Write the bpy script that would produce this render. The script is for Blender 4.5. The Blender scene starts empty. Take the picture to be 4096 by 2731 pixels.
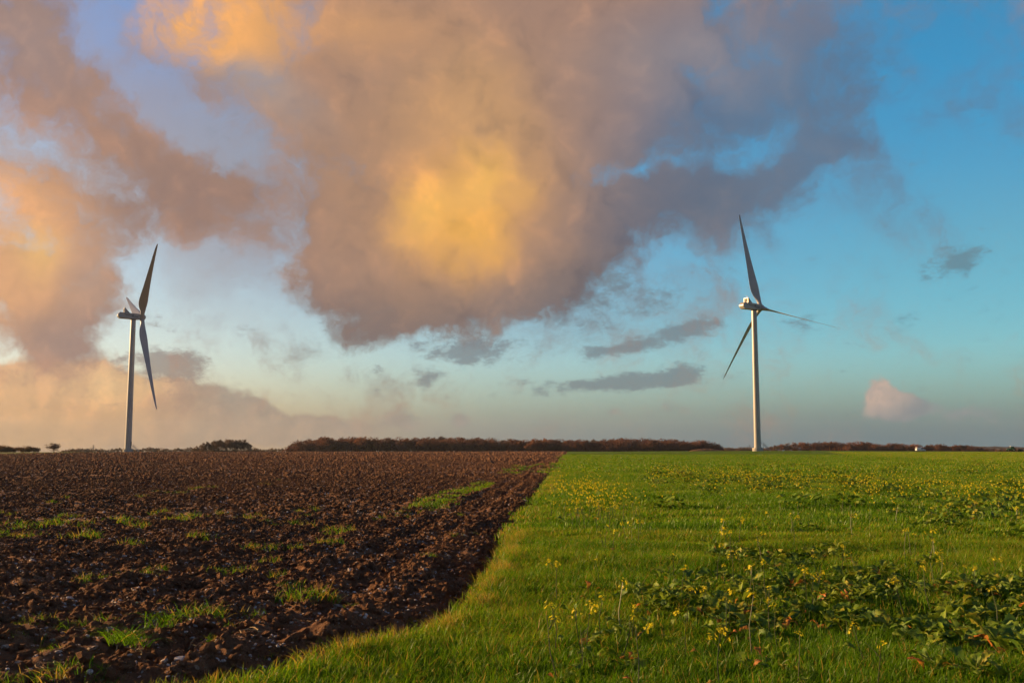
import bpy, bmesh, math, random
import numpy as np
from mathutils import Vector, Matrix, Euler

# ------------------------------------------------------------------ camera
scene = bpy.context.scene
COL = scene.collection
FPX = 4096 * 35.0 / 36.0            # focal length in photo pixels (35 mm lens)
HORIZON = 1797.0                    # photo row of eye level
EYE = 1.4
PITCH = math.atan((HORIZON - 1365.5) / FPX)
cam_d = bpy.data.cameras.new('camera')
cam_d.lens = 35.0
cam_d.sensor_width = 36.0
cam_d.clip_start = 0.05
cam_d.clip_end = 20000.0
cam = bpy.data.objects.new('camera', cam_d)
COL.objects.link(cam)
cam.location = (0, 0, EYE)
cam.rotation_euler = (math.pi / 2 + PITCH, 0, 0)
scene.camera = cam

def pix_dir(px, py):
    """world direction of a photo pixel (4096 wide)"""
    x = (px - 2048.0) / FPX
    y = -(py - 1365.5) / FPX
    c, s = math.cos(PITCH), math.sin(PITCH)
    return Vector((x, c - s * y, s + c * y)).normalized()

def lin(r, g, b):
    f = lambda v: v / 12.92 if v <= 0.04045 else ((v + 0.055) / 1.055) ** 2.4
    return (f(r / 255.0), f(g / 255.0), f(b / 255.0), 1.0)

# ------------------------------------------------------------------ light
SUN_AZ = math.radians(291.0)        # clockwise from +Y
SUN_EL = math.radians(12.0)
sun_vec = Vector((math.sin(SUN_AZ) * math.cos(SUN_EL), math.cos(SUN_AZ) * math.cos(SUN_EL), math.sin(SUN_EL)))
sun_d = bpy.data.lights.new('sun', 'SUN')
sun_d.energy = 5.0
sun_d.angle = math.radians(0.55)
sun_d.color = (1.0, 0.60, 0.26)
sun = bpy.data.objects.new('sun', sun_d)
COL.objects.link(sun)
sun.rotation_euler = sun_vec.to_track_quat('Z', 'Y').to_euler()
sun.location = (-60, 20, 40)

scene.view_settings.view_transform = 'Standard'
scene.view_settings.look = 'None'
scene.view_settings.exposure = 1.0
scene.view_settings.gamma = 1.0
scene.view_settings.use_curve_mapping = False
scene.cycles.use_denoising = True
scene.cycles.denoiser = 'OPENIMAGEDENOISE'
scene.cycles.use_adaptive_sampling = True
scene.cycles.adaptive_threshold = 0.02
scene.cycles.adaptive_min_samples = 8
scene.cycles.max_bounces = 6
scene.cycles.transparent_max_bounces = 8

# ------------------------------------------------------------------ sky
world = bpy.data.worlds.new('World')
scene.world = world
world.use_nodes = True
world.cycles.sampling_method = 'MANUAL'
world.cycles.sample_map_resolution = 512
WN = world.node_tree
WN.nodes.clear()
def wn(t, **kw):
    n = WN.nodes.new(t)
    for k, v in kw.items():
        setattr(n, k, v)
    return n
def wl(a, b):
    WN.links.new(a, b)
def wmath(op, a, b=None, c=None, clamp=False):
    n = wn('ShaderNodeMath', operation=op, use_clamp=clamp)
    for i, v in enumerate((a, b, c)):
        if v is None:
            continue
        if isinstance(v, (int, float)):
            n.inputs[i].default_value = v
        else:
            wl(v, n.inputs[i])
    return n.outputs[0]
def wsmooth(v, lo, hi, a=0.0, b=1.0):
    n = wn('ShaderNodeMapRange', interpolation_type='SMOOTHSTEP')
    wl(v, n.inputs['Value'])
    n.inputs['From Min'].default_value = lo
    n.inputs['From Max'].default_value = hi
    n.inputs['To Min'].default_value = a
    n.inputs['To Max'].default_value = b
    return n.outputs['Result']
def wmix(fac, a, b, blend='MIX'):
    n = wn('ShaderNodeMix', data_type='RGBA', blend_type=blend)
    n.clamp_factor = True
    if isinstance(fac, (int, float)):
        n.inputs[0].default_value = fac
    else:
        wl(fac, n.inputs[0])
    for i, v in ((6, a), (7, b)):
        if isinstance(v, tuple):
            n.inputs[i].default_value = v
        else:
            wl(v, n.inputs[i])
    return n.outputs[2]
tc = wn('ShaderNodeTexCoord')
DIRV = tc.outputs['Generated']      # world direction of the sky
def wnoise(vec, scale, detail, rough, typ='FBM', lac=2.0, col=False):
    n = wn('ShaderNodeTexNoise', noise_dimensions='3D')
    wl(vec, n.inputs['Vector'])
    n.inputs['Scale'].default_value = scale
    n.inputs['Detail'].default_value = detail
    n.inputs['Roughness'].default_value = rough
    n.inputs['Lacunarity'].default_value = lac
    return n.outputs['Color'] if col else n.outputs['Fac']
def vadd(a, b):
    n = wn('ShaderNodeVectorMath', operation='ADD')
    wl(a, n.inputs[0])
    if isinstance(b, tuple):
        n.inputs[1].default_value = b
    else:
        wl(b, n.inputs[1])
    return n.outputs[0]
def vmad(a, m, c):
    n = wn('ShaderNodeVectorMath', operation='MULTIPLY_ADD')
    wl(a, n.inputs[0])
    n.inputs[1].default_value = m
    if isinstance(c, tuple):
        n.inputs[2].default_value = c
    else:
        wl(c, n.inputs[2])
    return n.outputs[0]
S = 4096 / 2352.0
def blob(vec, x, y, rx, ry, ang=0.0, kind='SPHERICAL'):
    """soft ellipse on the sky sphere round one bearing and height; radii in the same unit (1/2287 rad)"""
    c = pix_dir(x * S, y * S)
    k = 1.0 / math.sqrt(1 + ((x - 1176) / 2286.7) ** 2 + ((y - 784) / 2286.7) ** 2)
    right = c.cross(Vector((0, 0, 1))).normalized()
    up = right.cross(c).normalized()
    a = math.radians(ang)
    e1 = right * math.cos(a) + up * math.sin(a)
    e2 = up * math.cos(a) - right * math.sin(a)
    m = Matrix((e1, e2, e1.cross(e2))).transposed()
    mp = wn('ShaderNodeMapping', vector_type='TEXTURE')
    wl(vec, mp.inputs['Vector'])
    mp.inputs['Location'].default_value = c
    mp.inputs['Rotation'].default_value = m.to_euler('XYZ')
    mp.inputs['Scale'].default_value = (rx * k / 2286.7, ry * k / 2286.7, 0.8)
    g = wn('ShaderNodeTexGradient', gradient_type=kind)
    wl(mp.outputs[0], g.inputs[0])
    return g.outputs['Fac']
def field(vec, blobs, kind='SPHERICAL'):
    acc = None
    for b in blobs:
        x, y, rx, ry, ang, w = b
        acc = wmath('MULTIPLY_ADD', blob(vec, x, y, rx, ry, ang, kind), w, 0.0 if acc is None else acc)
    return acc
def splats(vec, base, items):
    col = base
    for x, y, rx, ry, ang, w, c in items:
        f = wmath('MULTIPLY', blob(vec, x, y, rx, ry, ang, 'SPHERICAL'), w)
        f = wsmooth(f, 0.0, 1.0)
        col = wmix(f, col, lin(*c))
    return col

# -- clear sky
nish = wn('ShaderNodeTexSky', sky_type='NISHITA')
nish.sun_disc = False
nish.sun_elevation = SUN_EL
nish.sun_rotation = SUN_AZ
nish.altitude = 100
nish.air_density = 1.0
nish.dust_density = 1.0
nish.ozone_density = 2.0

def csplat(vec, base, items):
    col = base
    for x, y, rx, ry, ang, w, c in items:
        f = wmath('MULTIPLY', blob(vec, x, y, rx, ry, ang, 'SPHERICAL'), w)
        f = wsmooth(f, 0.0, 1.0)
        col = wmix(f, col, c + (1.0,))
    return col
tint = csplat(DIRV, (0.80, 1.05, 1.35, 1.0), [
    (1176, 600, 2600, 1500, 0, 2.2, (1.45, 1.75, 1.9)),
    (2352, 0, 1900, 1100, 0, 1.3, (0.58, 1.95, 2.35)),
    (2352, 560, 1300, 420, 0, 0.9, (1.0, 1.88, 1.95)),
    (0, 600, 1500, 900, 0, 1.3, (1.75, 1.60, 1.55)),
    (200, 0, 700, 420, 0, 1.2, (1.55, 1.55, 1.85)),
])
sky = wmix(1.0, nish.outputs[0], tint, 'MULTIPLY')
sep = wn('ShaderNodeSeparateXYZ')
wl(DIRV, sep.inputs[0])
Z = sep.outputs['Z']
# thick air at the foot of the sky
hazecol = csplat(DIRV, tuple(10 * v for v in lin(132, 140, 140)[:3]) + (1.0,), [
    (2352, 1000, 1300, 900, 0, 1.3, tuple(10 * v for v in lin(100, 126, 136)[:3])),
    (0, 1000, 1300, 900, 0, 1.3, tuple(10 * v for v in lin(196, 162, 126)[:3])),
])
sky = wmix(wmath('MULTIPLY', wsmooth(Z, 0.10, -0.01), 0.95), sky, hazecol)

# -- clouds: cover, colour
w1 = wnoise(DIRV, 6.0, 3.0, 0.55, col=True)
w2 = wnoise(DIRV, 24.0, 4.0, 0.6, col=True)
WV = vmad(w1, (0.06, 0.06, 0.06), vadd(DIRV, (-0.03, -0.03, -0.03)))
WF = vmad(w2, (0.075, 0.075, 0.05), vadd(WV, (-0.0375, -0.0375, -0.025)))
WG = vmad(w2, (0.045, 0.045, 0.04), vadd(WV, (-0.0225, -0.0225, -0.02)))
WS = vmad(w2, (0.016, 0.016, 0.016), vadd(DIRV, (-0.008, -0.008, -0.008)))
# big cloud masses
BIG = [
    # the large cloud
    (1000, 40, 700, 400, 0, 1.1),
    (1480, 60, 620, 300, 0, 0.62),
    (1050, 380, 470, 430, 0, 1.3),
    (1000, 600, 380, 220, 0, 0.8),
    (800, 520, 240, 300, 0, 0.65),
    (1400, 330, 420, 330, 0, 0.62),
    (1700, 230, 420, 280, 20, 0.48),
    (1930, 280, 330, 150, 25, 0.44),
    (1480, 480, 520, 110, 8, 0.72),
    (1860, 380, 330, 80, 15, 0.52),
    (1720, 510, 260, 110, 12, 0.52),
    (1880, 60, 440, 220, 0, 0.44),
    (720, 640, 150, 110, -20, 0.35),
    (830, 755, 190, 60, 12, 0.55),
    (1020, 730, 260, 70, 5, 0.5),
    (1200, 680, 280, 110, 20, 0.55),
    (1380, 610, 200, 80, 20, 0.45),
    (500, 70, 260, 190, 0, 0.5),
    (400, 70, 150, 130, 0, 0.3),
    (620, 250, 260, 200, 0, 0.36),
    # left clouds
    (20, 100, 330, 280, -20, 0.95),
    (190, 240, 200, 130, -30, 0.55),
    (330, 330, 330, 110, -28, 0.45),
    (430, 420, 330, 150, -8, 1.05),
    (320, 520, 260, 80, 0, 0.5),
    (40, 620, 300, 300, 0, 1.0),
    (210, 640, 130, 150, 0, 0.45),
    (150, 785, 220, 100, 0, 0.75),
    (40, 420, 260, 140, 0, 0.40),
    (240, 440, 180, 120, 0, 0.25),
    # clear gaps
    (400, 240, 190, 80, -45, -0.55),
    (230, 80, 150, 100, -45, -0.55),
    (540, 330, 140, 45, -35, -0.4),
    (660, 470, 80, 170, 0, -0.38),
    (640, 330, 120, 90, 0, -0.25),
    (520, 640, 200, 90, 0, -0.7),
    (230, 400, 110, 60, -20, -0.22),
    (1560, 165, 160, 55, 10, -0.42),
    (1740, 340, 170, 80, 30, -0.5),
    (1800, 430, 330, 36, 10, -0.5),
    (1480, 395, 220, 32, 12, -0.42),
    (1640, 40, 120, 50, 20, -0.25),
]
FB = field(WF, BIG)
nb = wnoise(WG, 13.0, 9.0, 0.66)
nb2 = wnoise(DIRV, 5.0, 5.0, 0.55)
# clouds go on outside the frame
elev_far = wmath('MULTIPLY', wsmooth(Z, 0.38, 0.62), 0.75)
sepx = sep.outputs['Y']
behind = wmath('MULTIPLY', wsmooth(sepx, 0.72, 0.35), 0.75)
extra = wmath('MULTIPLY', wmath('MAXIMUM', elev_far, behind), wsmooth(nb2, 0.42, 0.62))
FB = wmath('ADD', FB, extra)
cov = wmath('MULTIPLY_ADD', wmath('SUBTRACT', nb, 0.5), 2.5, wmath('SUBTRACT', FB, 0.04))
a_big = wsmooth(cov, -0.06, 0.86)
# small low clouds
SMALL = [
    (1480, 785, 200, 34, 14, 1.6), (1600, 752, 110, 30, 6, 1.2), (1390, 800, 100, 18, 5, 0.9),
    (1410, 880, 300, 30, 4, 1.9), (1570, 850, 90, 42, 10, 1.2), (1190, 872, 50, 18, 0, 0.9),
    (980, 870, 52, 40, -20, 1.3), (880, 895, 55, 20, 10, 0.8), (868, 855, 30, 20, 0, 0.7),
    (1060, 795, 200, 48, 0, 1.5), (1080, 825, 100, 30, 0, 0.8), (1400, 650, 190, 90, -10, 1.0), (1330, 730, 110, 60, 0, 0.9), (1520, 700, 90, 50, 0, 0.6),
    (2190, 602, 110, 48, 18, 1.5), (1840, 612, 80, 30, 10, 0.7), (1850, 738, 90, 32, 10, 0.85), (2080, 738, 36, 26, 20, 0.7),
    (370, 832, 140, 55, 0, 1.6), (420, 850, 90, 40, 0, 0.8), (360, 738, 60, 42, 0, 0.8), (580, 762, 70, 22, 0, 0.5), (1050, 700, 300, 60, 0, 0.5),
    (770, 690, 90, 90, 0, 0.5), (1160, 230, 60, 50, 0, 0.0001),
]
FS = field(WS, SMALL)
ns = wnoise(vmad(DIRV, (1, 1, 2.0), (0, 0, 0)), 44.0, 7.0, 0.70)
a_small = wmath('MULTIPLY', wsmooth(wmath('MULTIPLY_ADD', wmath('SUBTRACT', ns, 0.5), 3.8, FS), 0.28, 1.35), 0.76)
# bank of cumulus low in the left, puffs on the horizon
BANK = [
    (130, 920, 330, 130, 0, 1.5), (330, 965, 330, 120, 0, 1.3), (490, 945, 170, 80, -12, 1.0), (620, 975, 190, 60, -8, 0.9), (50, 960, 330, 130, 0, 1.2), (700, 985, 120, 40, 0, 0.6),
    (2035, 930, 95, 48, 0, 0.9), (2018, 895, 40, 55, 0, 0.7), (2080, 935, 80, 36, 0, 0.7), (2230, 950, 130, 40, 0, 0.55),
    (1055, 965, 45, 38, 0, 0.7), (920, 965, 90, 36, 0, 0.7), (1410, 945, 40, 26, 0, 0.6), (1540, 940, 80, 34, 0, 0.5), (780, 985, 130, 40, 0, 0.5),
]
FK = field(WS, BANK)
nk = wnoise(DIRV, 34.0, 6.0, 0.6)
covk = wmath('MULTIPLY_ADD', wmath('SUBTRACT', nk, 0.5), 1.2, FK)
a_bank = wmath('MULTIPLY', wsmooth(covk, 0.20, 0.58), 0.86)

# relief: cover towards the light minus cover here
WL = vadd(WG, (-0.016, 0.0, -0.004))
nbl = wnoise(WL, 13.0, 7.0, 0.64)
relief = wmath('SUBTRACT', nb, nbl)
WK = vadd(DIRV, (-0.010, 0.0, 0.006))
nkl = wnoise(WK, 34.0, 4.0, 0.6)
reliefk = wmath('SUBTRACT', nk, nkl)

cloud = splats(WV, lin(112, 104, 108), [
    (1000, 400, 2300, 1500, 0, 2.2, (168, 134, 118)),
    (1900, 330, 800, 480, 0, 1.5, (102, 110, 130)),
    (1500, 480, 420, 210, 8, 1.4, (108, 106, 118)),
    (1560, 130, 400, 160, 0, 0.9, (150, 136, 136)),
    (900, 770, 560, 190, 0, 1.4, (122, 108, 108)),
    (1300, 680, 420, 170, 0, 1.3, (106, 105, 114)),
    (1020, 330, 620, 560, 0, 0.9, (184, 144, 112)),
    (560, 150, 330, 130, -30, 0.9, (176, 158, 150)),
    (480, 30, 330, 150, 0, 1.5, (244, 178, 108)),
    (850, 60, 400, 130, 0, 0.8, (214, 160, 112)),
    (40, 100, 300, 260, 0, 1.0, (166, 140, 132)),
    (30, 250, 330, 140, -20, 0.8, (196, 150, 124)),
    (430, 460, 420, 200, 0, 1.0, (158, 128, 116)),
    (0, 560, 300, 330, 0, 1.4, (232, 174, 126)),
    (90, 580, 110, 110, 0, 0.9, (246, 192, 122)),
    (220, 640, 130, 200, 0, 0.7, (190, 156, 136)),
    (180, 790, 260, 130, 0, 1.0, (168, 138, 126)),
    (1090, 300, 230, 260, 20, 1.0, (206, 158, 110)),
])
cloud = splats(WG, cloud, [
    (1050, 480, 400, 380, 0, 0.75, (204, 152, 106)),
    (1090, 300, 220, 240, 10, 0.8, (212, 162, 112)),
    (1055, 485, 225, 210, 15, 1.05, (238, 174, 96)),
    (990, 480, 150, 110, 20, 1.0, (250, 188, 98)),
    (1100, 410, 110, 130, -10, 0.9, (252, 190, 98)),
    (1070, 530, 150, 110, 0, 0.9, (248, 182, 86)),
])
lit = wmix(wmath('MULTIPLY', wsmooth(relief, 0.0, 0.20), 0.55), cloud, wmix(1.0, cloud, (1.35, 1.25, 1.12, 1), 'MULTIPLY'))
lit = wmix(wmath('MULTIPLY', wsmooth(relief, 0.0, -0.20), 0.60), lit, wmix(1.0, lit, (0.72, 0.76, 0.84, 1), 'MULTIPLY'))
small = splats(DIRV, lin(118, 128, 136), [
    (0, 850, 1300, 400, 0, 1.2, (146, 128, 122)),
    (2352, 700, 900, 300, 0, 1.0, (98, 136, 152)),
])
bankc = splats(WS, lin(150, 148, 144), [
    (2200, 950, 500, 160, 0, 1.3, (150, 152, 154)),
    (2015, 895, 110, 90, 0, 1.3, (196, 172, 160)),
    (600, 960, 560, 160, 0, 1.2, (166, 148, 134)),
    (120, 900, 420, 190, 0, 1.5, (224, 172, 124)),
    (250, 885, 160, 70, 0, 1.0, (240, 190, 134)),
    (0, 1010, 360, 70, 0, 0.9, (206, 164, 122)),
])
bankc = wmix(wmath('MULTIPLY', wsmooth(reliefk, 0.0, 0.14), 0.6), bankc, wmix(1.0, bankc, (1.3, 1.2, 1.1, 1), 'MULTIPLY'))
bankc = wmix(wmath('MULTIPLY', wsmooth(reliefk, 0.0, -0.14), 0.6), bankc, wmix(1.0, bankc, (0.78, 0.82, 0.88, 1), 'MULTIPLY'))
# broad light and shade of the billows
nm = wnoise(WG, 6.5, 4.0, 0.58)
nml = wnoise(vadd(WG, (-0.030, 0.0, 0.004)), 6.5, 4.0, 0.58)
rel2 = wmath('SUBTRACT', nm, nml)
lit = wmix(wmath('MULTIPLY', wsmooth(rel2, 0.0, 0.15), 0.38), lit, wmix(1.0, lit, (1.30, 1.20, 1.08, 1), 'MULTIPLY'))
lit = wmix(wmath('MULTIPLY', wsmooth(rel2, 0.0, -0.15), 0.42), lit, wmix(1.0, lit, (0.74, 0.77, 0.86, 1), 'MULTIPLY'))
# thin veil between the clouds
VEIL = [(300, 300, 760, 520, -20, 1.2), (620, 420, 330, 420, 0, 0.7), (1500, 560, 620, 260, 10, 0.7), (1900, 250, 600, 420, 0, 0.7), (1250, 760, 700, 160, 0, 0.5)]
FV = field(WF, VEIL)
a_veil = wmath('MULTIPLY', wsmooth(wmath('MULTIPLY_ADD', wmath('SUBTRACT', nb, 0.5), 1.6, FV), 0.14, 1.25), 0.58)
veilc = splats(DIRV, lin(164, 150, 152), [(1900, 350, 900, 600, 0, 1.4, (118, 130, 150)), (100, 500, 500, 500, 0, 1.0, (190, 164, 150)), (1300, 760, 700, 260, 0, 1.0, (136, 140, 146))])
def x10(c):
    n = wn('ShaderNodeVectorMath', operation='SCALE')
    wl(c, n.inputs[0])
    n.inputs['Scale'].default_value = 10.0
    return n.outputs[0]
sky = wmix(a_bank, sky, x10(bankc))
sky = wmix(a_veil, sky, x10(veilc))
sky = wmix(a_small, sky, x10(small))
op_big = wmath('MULTIPLY', a_big, wsmooth(blob(DIRV, 2150, 300, 900, 700, 0), 0.0, 0.7, 0.97, 0.72))
sky = wmix(op_big, sky, x10(lit))
# the air in front of low clouds
sky = wmix(wmath('MULTIPLY', wsmooth(Z, 0.05, -0.005), 0.5), sky, hazecol)
out = wn('ShaderNodeOutputWorld')
bg = wn('ShaderNodeBackground')
bg.inputs['Strength'].default_value = 0.05
scl = wn('ShaderNodeVectorMath', operation='SCALE')
wl(sky, scl.inputs[0])
scl.inputs['Scale'].default_value = 0.90
wl(scl.outputs[0], bg.inputs['Color'])
wl(bg.outputs[0], out.inputs['Surface'])
# ------------------------------------------------------------------ helpers
rng = np.random.default_rng(7)
random.seed(7)

def newmat(name, rough=0.6, spec=0.3):
    m = bpy.data.materials.new(name)
    m.use_nodes = True
    b = m.node_tree.nodes['Principled BSDF']
    b.inputs['Roughness'].default_value = rough
    b.inputs['Specular IOR Level'].default_value = spec
    return m, m.node_tree, b
def plain(name, col, rough=0.6, spec=0.3, metal=0.0, vary=0.12, scale=3.0):
    """painted or raw surface with a little grime"""
    m, nt, b = newmat(name, rough, spec)
    b.inputs['Metallic'].default_value = metal
    tc_ = nt.nodes.new('ShaderNodeTexCoord')
    n = nt.nodes.new('ShaderNodeTexNoise')
    n.inputs['Scale'].default_value = scale
    n.inputs['Detail'].default_value = 5
    nt.links.new(tc_.outputs['Object'], n.inputs['Vector'])
    r = nt.nodes.new('ShaderNodeValToRGB')
    r.color_ramp.elements[0].position = 0.3
    r.color_ramp.elements[1].position = 0.75
    r.color_ramp.elements[0].color = tuple(c * (1 - vary) for c in col) + (1,)
    r.color_ramp.elements[1].color = tuple(min(1, c * (1 + vary * 0.5)) for c in col) + (1,)
    nt.links.new(n.outputs['Fac'], r.inputs[0])
    nt.links.new(r.outputs[0], b.inputs['Base Color'])
    return m

def mesh_obj(name, verts, faces, mat=None, parent=None, smooth=False, link=True):
    me = bpy.data.meshes.new(name)
    me.from_pydata([tuple(v) for v in verts], [], [tuple(f) for f in faces])
    me.update()
    if smooth:
        me.polygons.foreach_set('use_smooth', [True] * len(me.polygons))
    if mat is not None:
        me.materials.append(mat)
    o = bpy.data.objects.new(name, me)
    if link:
        COL.objects.link(o)
    if parent is not None:
        o.parent = parent
    return o
def empty(name, loc=(0, 0, 0), rotz=0.0):
    o = bpy.data.objects.new(name, None)
    o.empty_display_size = 0.2
    COL.objects.link(o)
    o.location = loc
    o.rotation_euler = (0, 0, rotz)
    return o
def tag(o, label=None, cat=None, group=None, kind=None):
    if label:
        o['label'] = label
    if cat:
        o['category'] = cat
    if group:
        o['group'] = group
    if kind:
        o['kind'] = kind
    return o
class MB:
    """collects simple shapes into one mesh"""
    def __init__(self):
        self.v, self.f = [], []
    def add(self, vs, fs):
        k = len(self.v)
        self.v += [tuple(p) for p in vs]
        self.f += [tuple(i + k for i in f) for f in fs]
    def box(self, x0, x1, y0, y1, z0, z1):
        self.add([(x0, y0, z0), (x1, y0, z0), (x1, y1, z0), (x0, y1, z0), (x0, y0, z1), (x1, y0, z1), (x1, y1, z1), (x0, y1, z1)],
                 [(0, 3, 2, 1), (4, 5, 6, 7), (0, 1, 5, 4), (1, 2, 6, 5), (2, 3, 7, 6), (3, 0, 4, 7)])
    def tube(self, pts, rads, n=8, cap=True):
        pts = [Vector(p) for p in pts]
        if isinstance(rads, (int, float)):
            rads = [rads] * len(pts)
        vs, fs = [], []
        for i, p in enumerate(pts):
            d = (pts[min(i + 1, len(pts) - 1)] - pts[max(i - 1, 0)]).normalized()
            a = Vector((0, 0, 1)) if abs(d.z) < 0.9 else Vector((1, 0, 0))
            e1 = d.cross(a).normalized()
            e2 = d.cross(e1).normalized()
            for k in range(n):
                t = 2 * math.pi * k / n
                vs.append(p + (e1 * math.cos(t) + e2 * math.sin(t)) * rads[i])
        for i in range(len(pts) - 1):
            for k in range(n):
                a, b = i * n + k, i * n + (k + 1) % n
                fs.append((a, a + n, b + n, b))
        if cap:
            fs.append(tuple(range(n)))
            fs.append(tuple(reversed(range((len(pts) - 1) * n, len(pts) * n))))
        self.add(vs, fs)
    def lathe(self, prof, n=24, axis='Z', org=(0, 0, 0)):
        """prof: list of (radius, height)"""
        vs, fs = [], []
        for r, z in prof:
            for k in range(n):
                t = 2 * math.pi * k / n
                c, s_ = r * math.cos(t), r * math.sin(t)
                p = {'Z': (c, s_, z), 'X': (z, c, s_), 'Y': (s_, z, c)}[axis]
                vs.append((p[0] + org[0], p[1] + org[1], p[2] + org[2]))
        for i in range(len(prof) - 1):
            for k in range(n):
                a, b = i * n + k, i * n + (k + 1) % n
                fs.append((a, b, b + n, a + n))
        fs.append(tuple(reversed(range(n))))
        fs.append(tuple(range((len(prof) - 1) * n, len(prof) * n)))
        self.add(vs, fs)
    def prism(self, poly, y0, y1):
        """polygon in x,z extruded along y"""
        n = len(poly)
        self.add([(x, y0, z) for x, z in poly] + [(x, y1, z) for x, z in poly],
                 [tuple(range(n)), tuple(reversed(range(n, 2 * n)))] + [((i + 1) % n, i, i + n, (i + 1) % n + n) for i in range(n)])
    def build(self, name, mat, parent=None, smooth=False, bevel=0.0, link=True):
        o = mesh_obj(name, self.v, self.f, mat, parent, False, link)
        if smooth or bevel:
            bm = bmesh.new()
            bm.from_mesh(o.data)
            bmesh.ops.recalc_face_normals(bm, faces=bm.faces)
            if bevel:
                ed = [e for e in bm.edges if len(e.link_faces) == 2 and e.calc_face_angle(0) > 0.5]
                bmesh.ops.bevel(bm, geom=ed, offset=bevel, segments=2, profile=0.6, affect='EDGES', clamp_overlap=True)
            bm.to_mesh(o.data)
            bm.free()
            if smooth:
                o.data.polygons.foreach_set('use_smooth', [True] * len(o.data.polygons))
                o.data.set_sharp_from_angle(angle=math.radians(38))
        return o
def copy_tree(o, parent=None):
    c = o.copy()
    COL.objects.link(c)
    c.parent = parent
    for ch in o.children:
        copy_tree(ch, c)
    return c

# ------------------------------------------------------------------ noise (numpy)
_perm = rng.permutation(512).astype(np.int64)
_ga = rng.random(512) * 2 * np.pi
_gx, _gy = np.cos(_ga), np.sin(_ga)
def perlin(x, y, seed=0):
    x = np.asarray(x, float) + seed * 17.31
    y = np.asarray(y, float) - seed * 9.77
    xi, yi = np.floor(x).astype(np.int64), np.floor(y).astype(np.int64)
    xf, yf = x - xi, y - yi
    u = xf * xf * xf * (xf * (xf * 6 - 15) + 10)
    v = yf * yf * yf * (yf * (yf * 6 - 15) + 10)
    def g(ix, iy, dx, dy):
        h = _perm[(_perm[ix & 511] + iy) & 511]
        return _gx[h] * dx + _gy[h] * dy
    a = g(xi, yi, xf, yf)
    b = g(xi + 1, yi, xf - 1, yf)
    c = g(xi, yi + 1, xf, yf - 1)
    d = g(xi + 1, yi + 1, xf - 1, yf - 1)
    return 1.5 * (a + u * (b - a) + v * (c + u * (d - c) - (a + u * (b - a))))

def ground_pix(px, py, z=0.0):
    d = pix_dir(px, py)
    t = (z - EYE) / d.z
    return (d.x * t, d.y * t)
def sm(x, a, b):
    t = np.clip((np.asarray(x, float) - a) / (b - a), 0, 1)
    return t * t * (3 - 2 * t)

# edge between ploughed soil and the green field, as seen, put on the ground
_edge = [ground_pix(p[0], p[1], (0.065 if p[1] > 2480 else 0.09) if p[1] > 1850 else 0.05) for p in [(2267, 1808), (2262, 1815), (2250, 1854), (2206, 1919), (2165, 1996), (2092, 2086), (2036, 2169), (1985, 2264),
                                  (1905, 2365), (1724, 2490), (1587, 2520), (1378, 2562), (1200, 2615), (905, 2690), (800, 2731)]]
_edge = _edge[::-1]
EY = np.array([5.15, 5.35, 5.55] + [p[1] for p in _edge] + [3000.0])
EX = np.array([-40.0, -8.0, -3.2] + [p[0] for p in _edge] + [_edge[-1][0] * 3000.0 / _edge[-1][1]])
assert np.all(np.diff(EY) > 0), EY
def edge_x(y):
    return np.interp(y, EY, EX)
# the far left end of the ploughed field
_e2 = [ground_pix(*p) for p in [(-900, 1850), (-300, 1828), (0, 1816.5), (150, 1813), (360, 1809.2)]]
E2Y = np.array([0.0] + [p[1] for p in _e2] + [700.0, 3000.0])
E2X = np.array([-130.0] + [p[0] for p in _e2] + [_e2[-1][0] - 40, -900.0])
# the paler field on the right
_e3 = [ground_pix(*p) for p in [(5200, 1880), (4096, 1851), (3810, 1843), (3619, 1831), (3448, 1823), (3295, 1808)]]
E3Y = np.array([0.0] + [p[1] for p in _e3])
E3X = np.array([95.0] + [p[0] for p in _e3])

def field_dist(x, y):
    """metres inside the ploughed field (negative: outside)"""
    d1 = (edge_x(y) - x)
    dy = y - np.interp(x, EX[:6], EY[:6])
    d1 = np.where(y < 9, np.minimum(d1, dy * 0.9), d1)
    d2 = x - np.interp(y, E2Y, E2X)
    return np.minimum(d1, d2)

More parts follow.
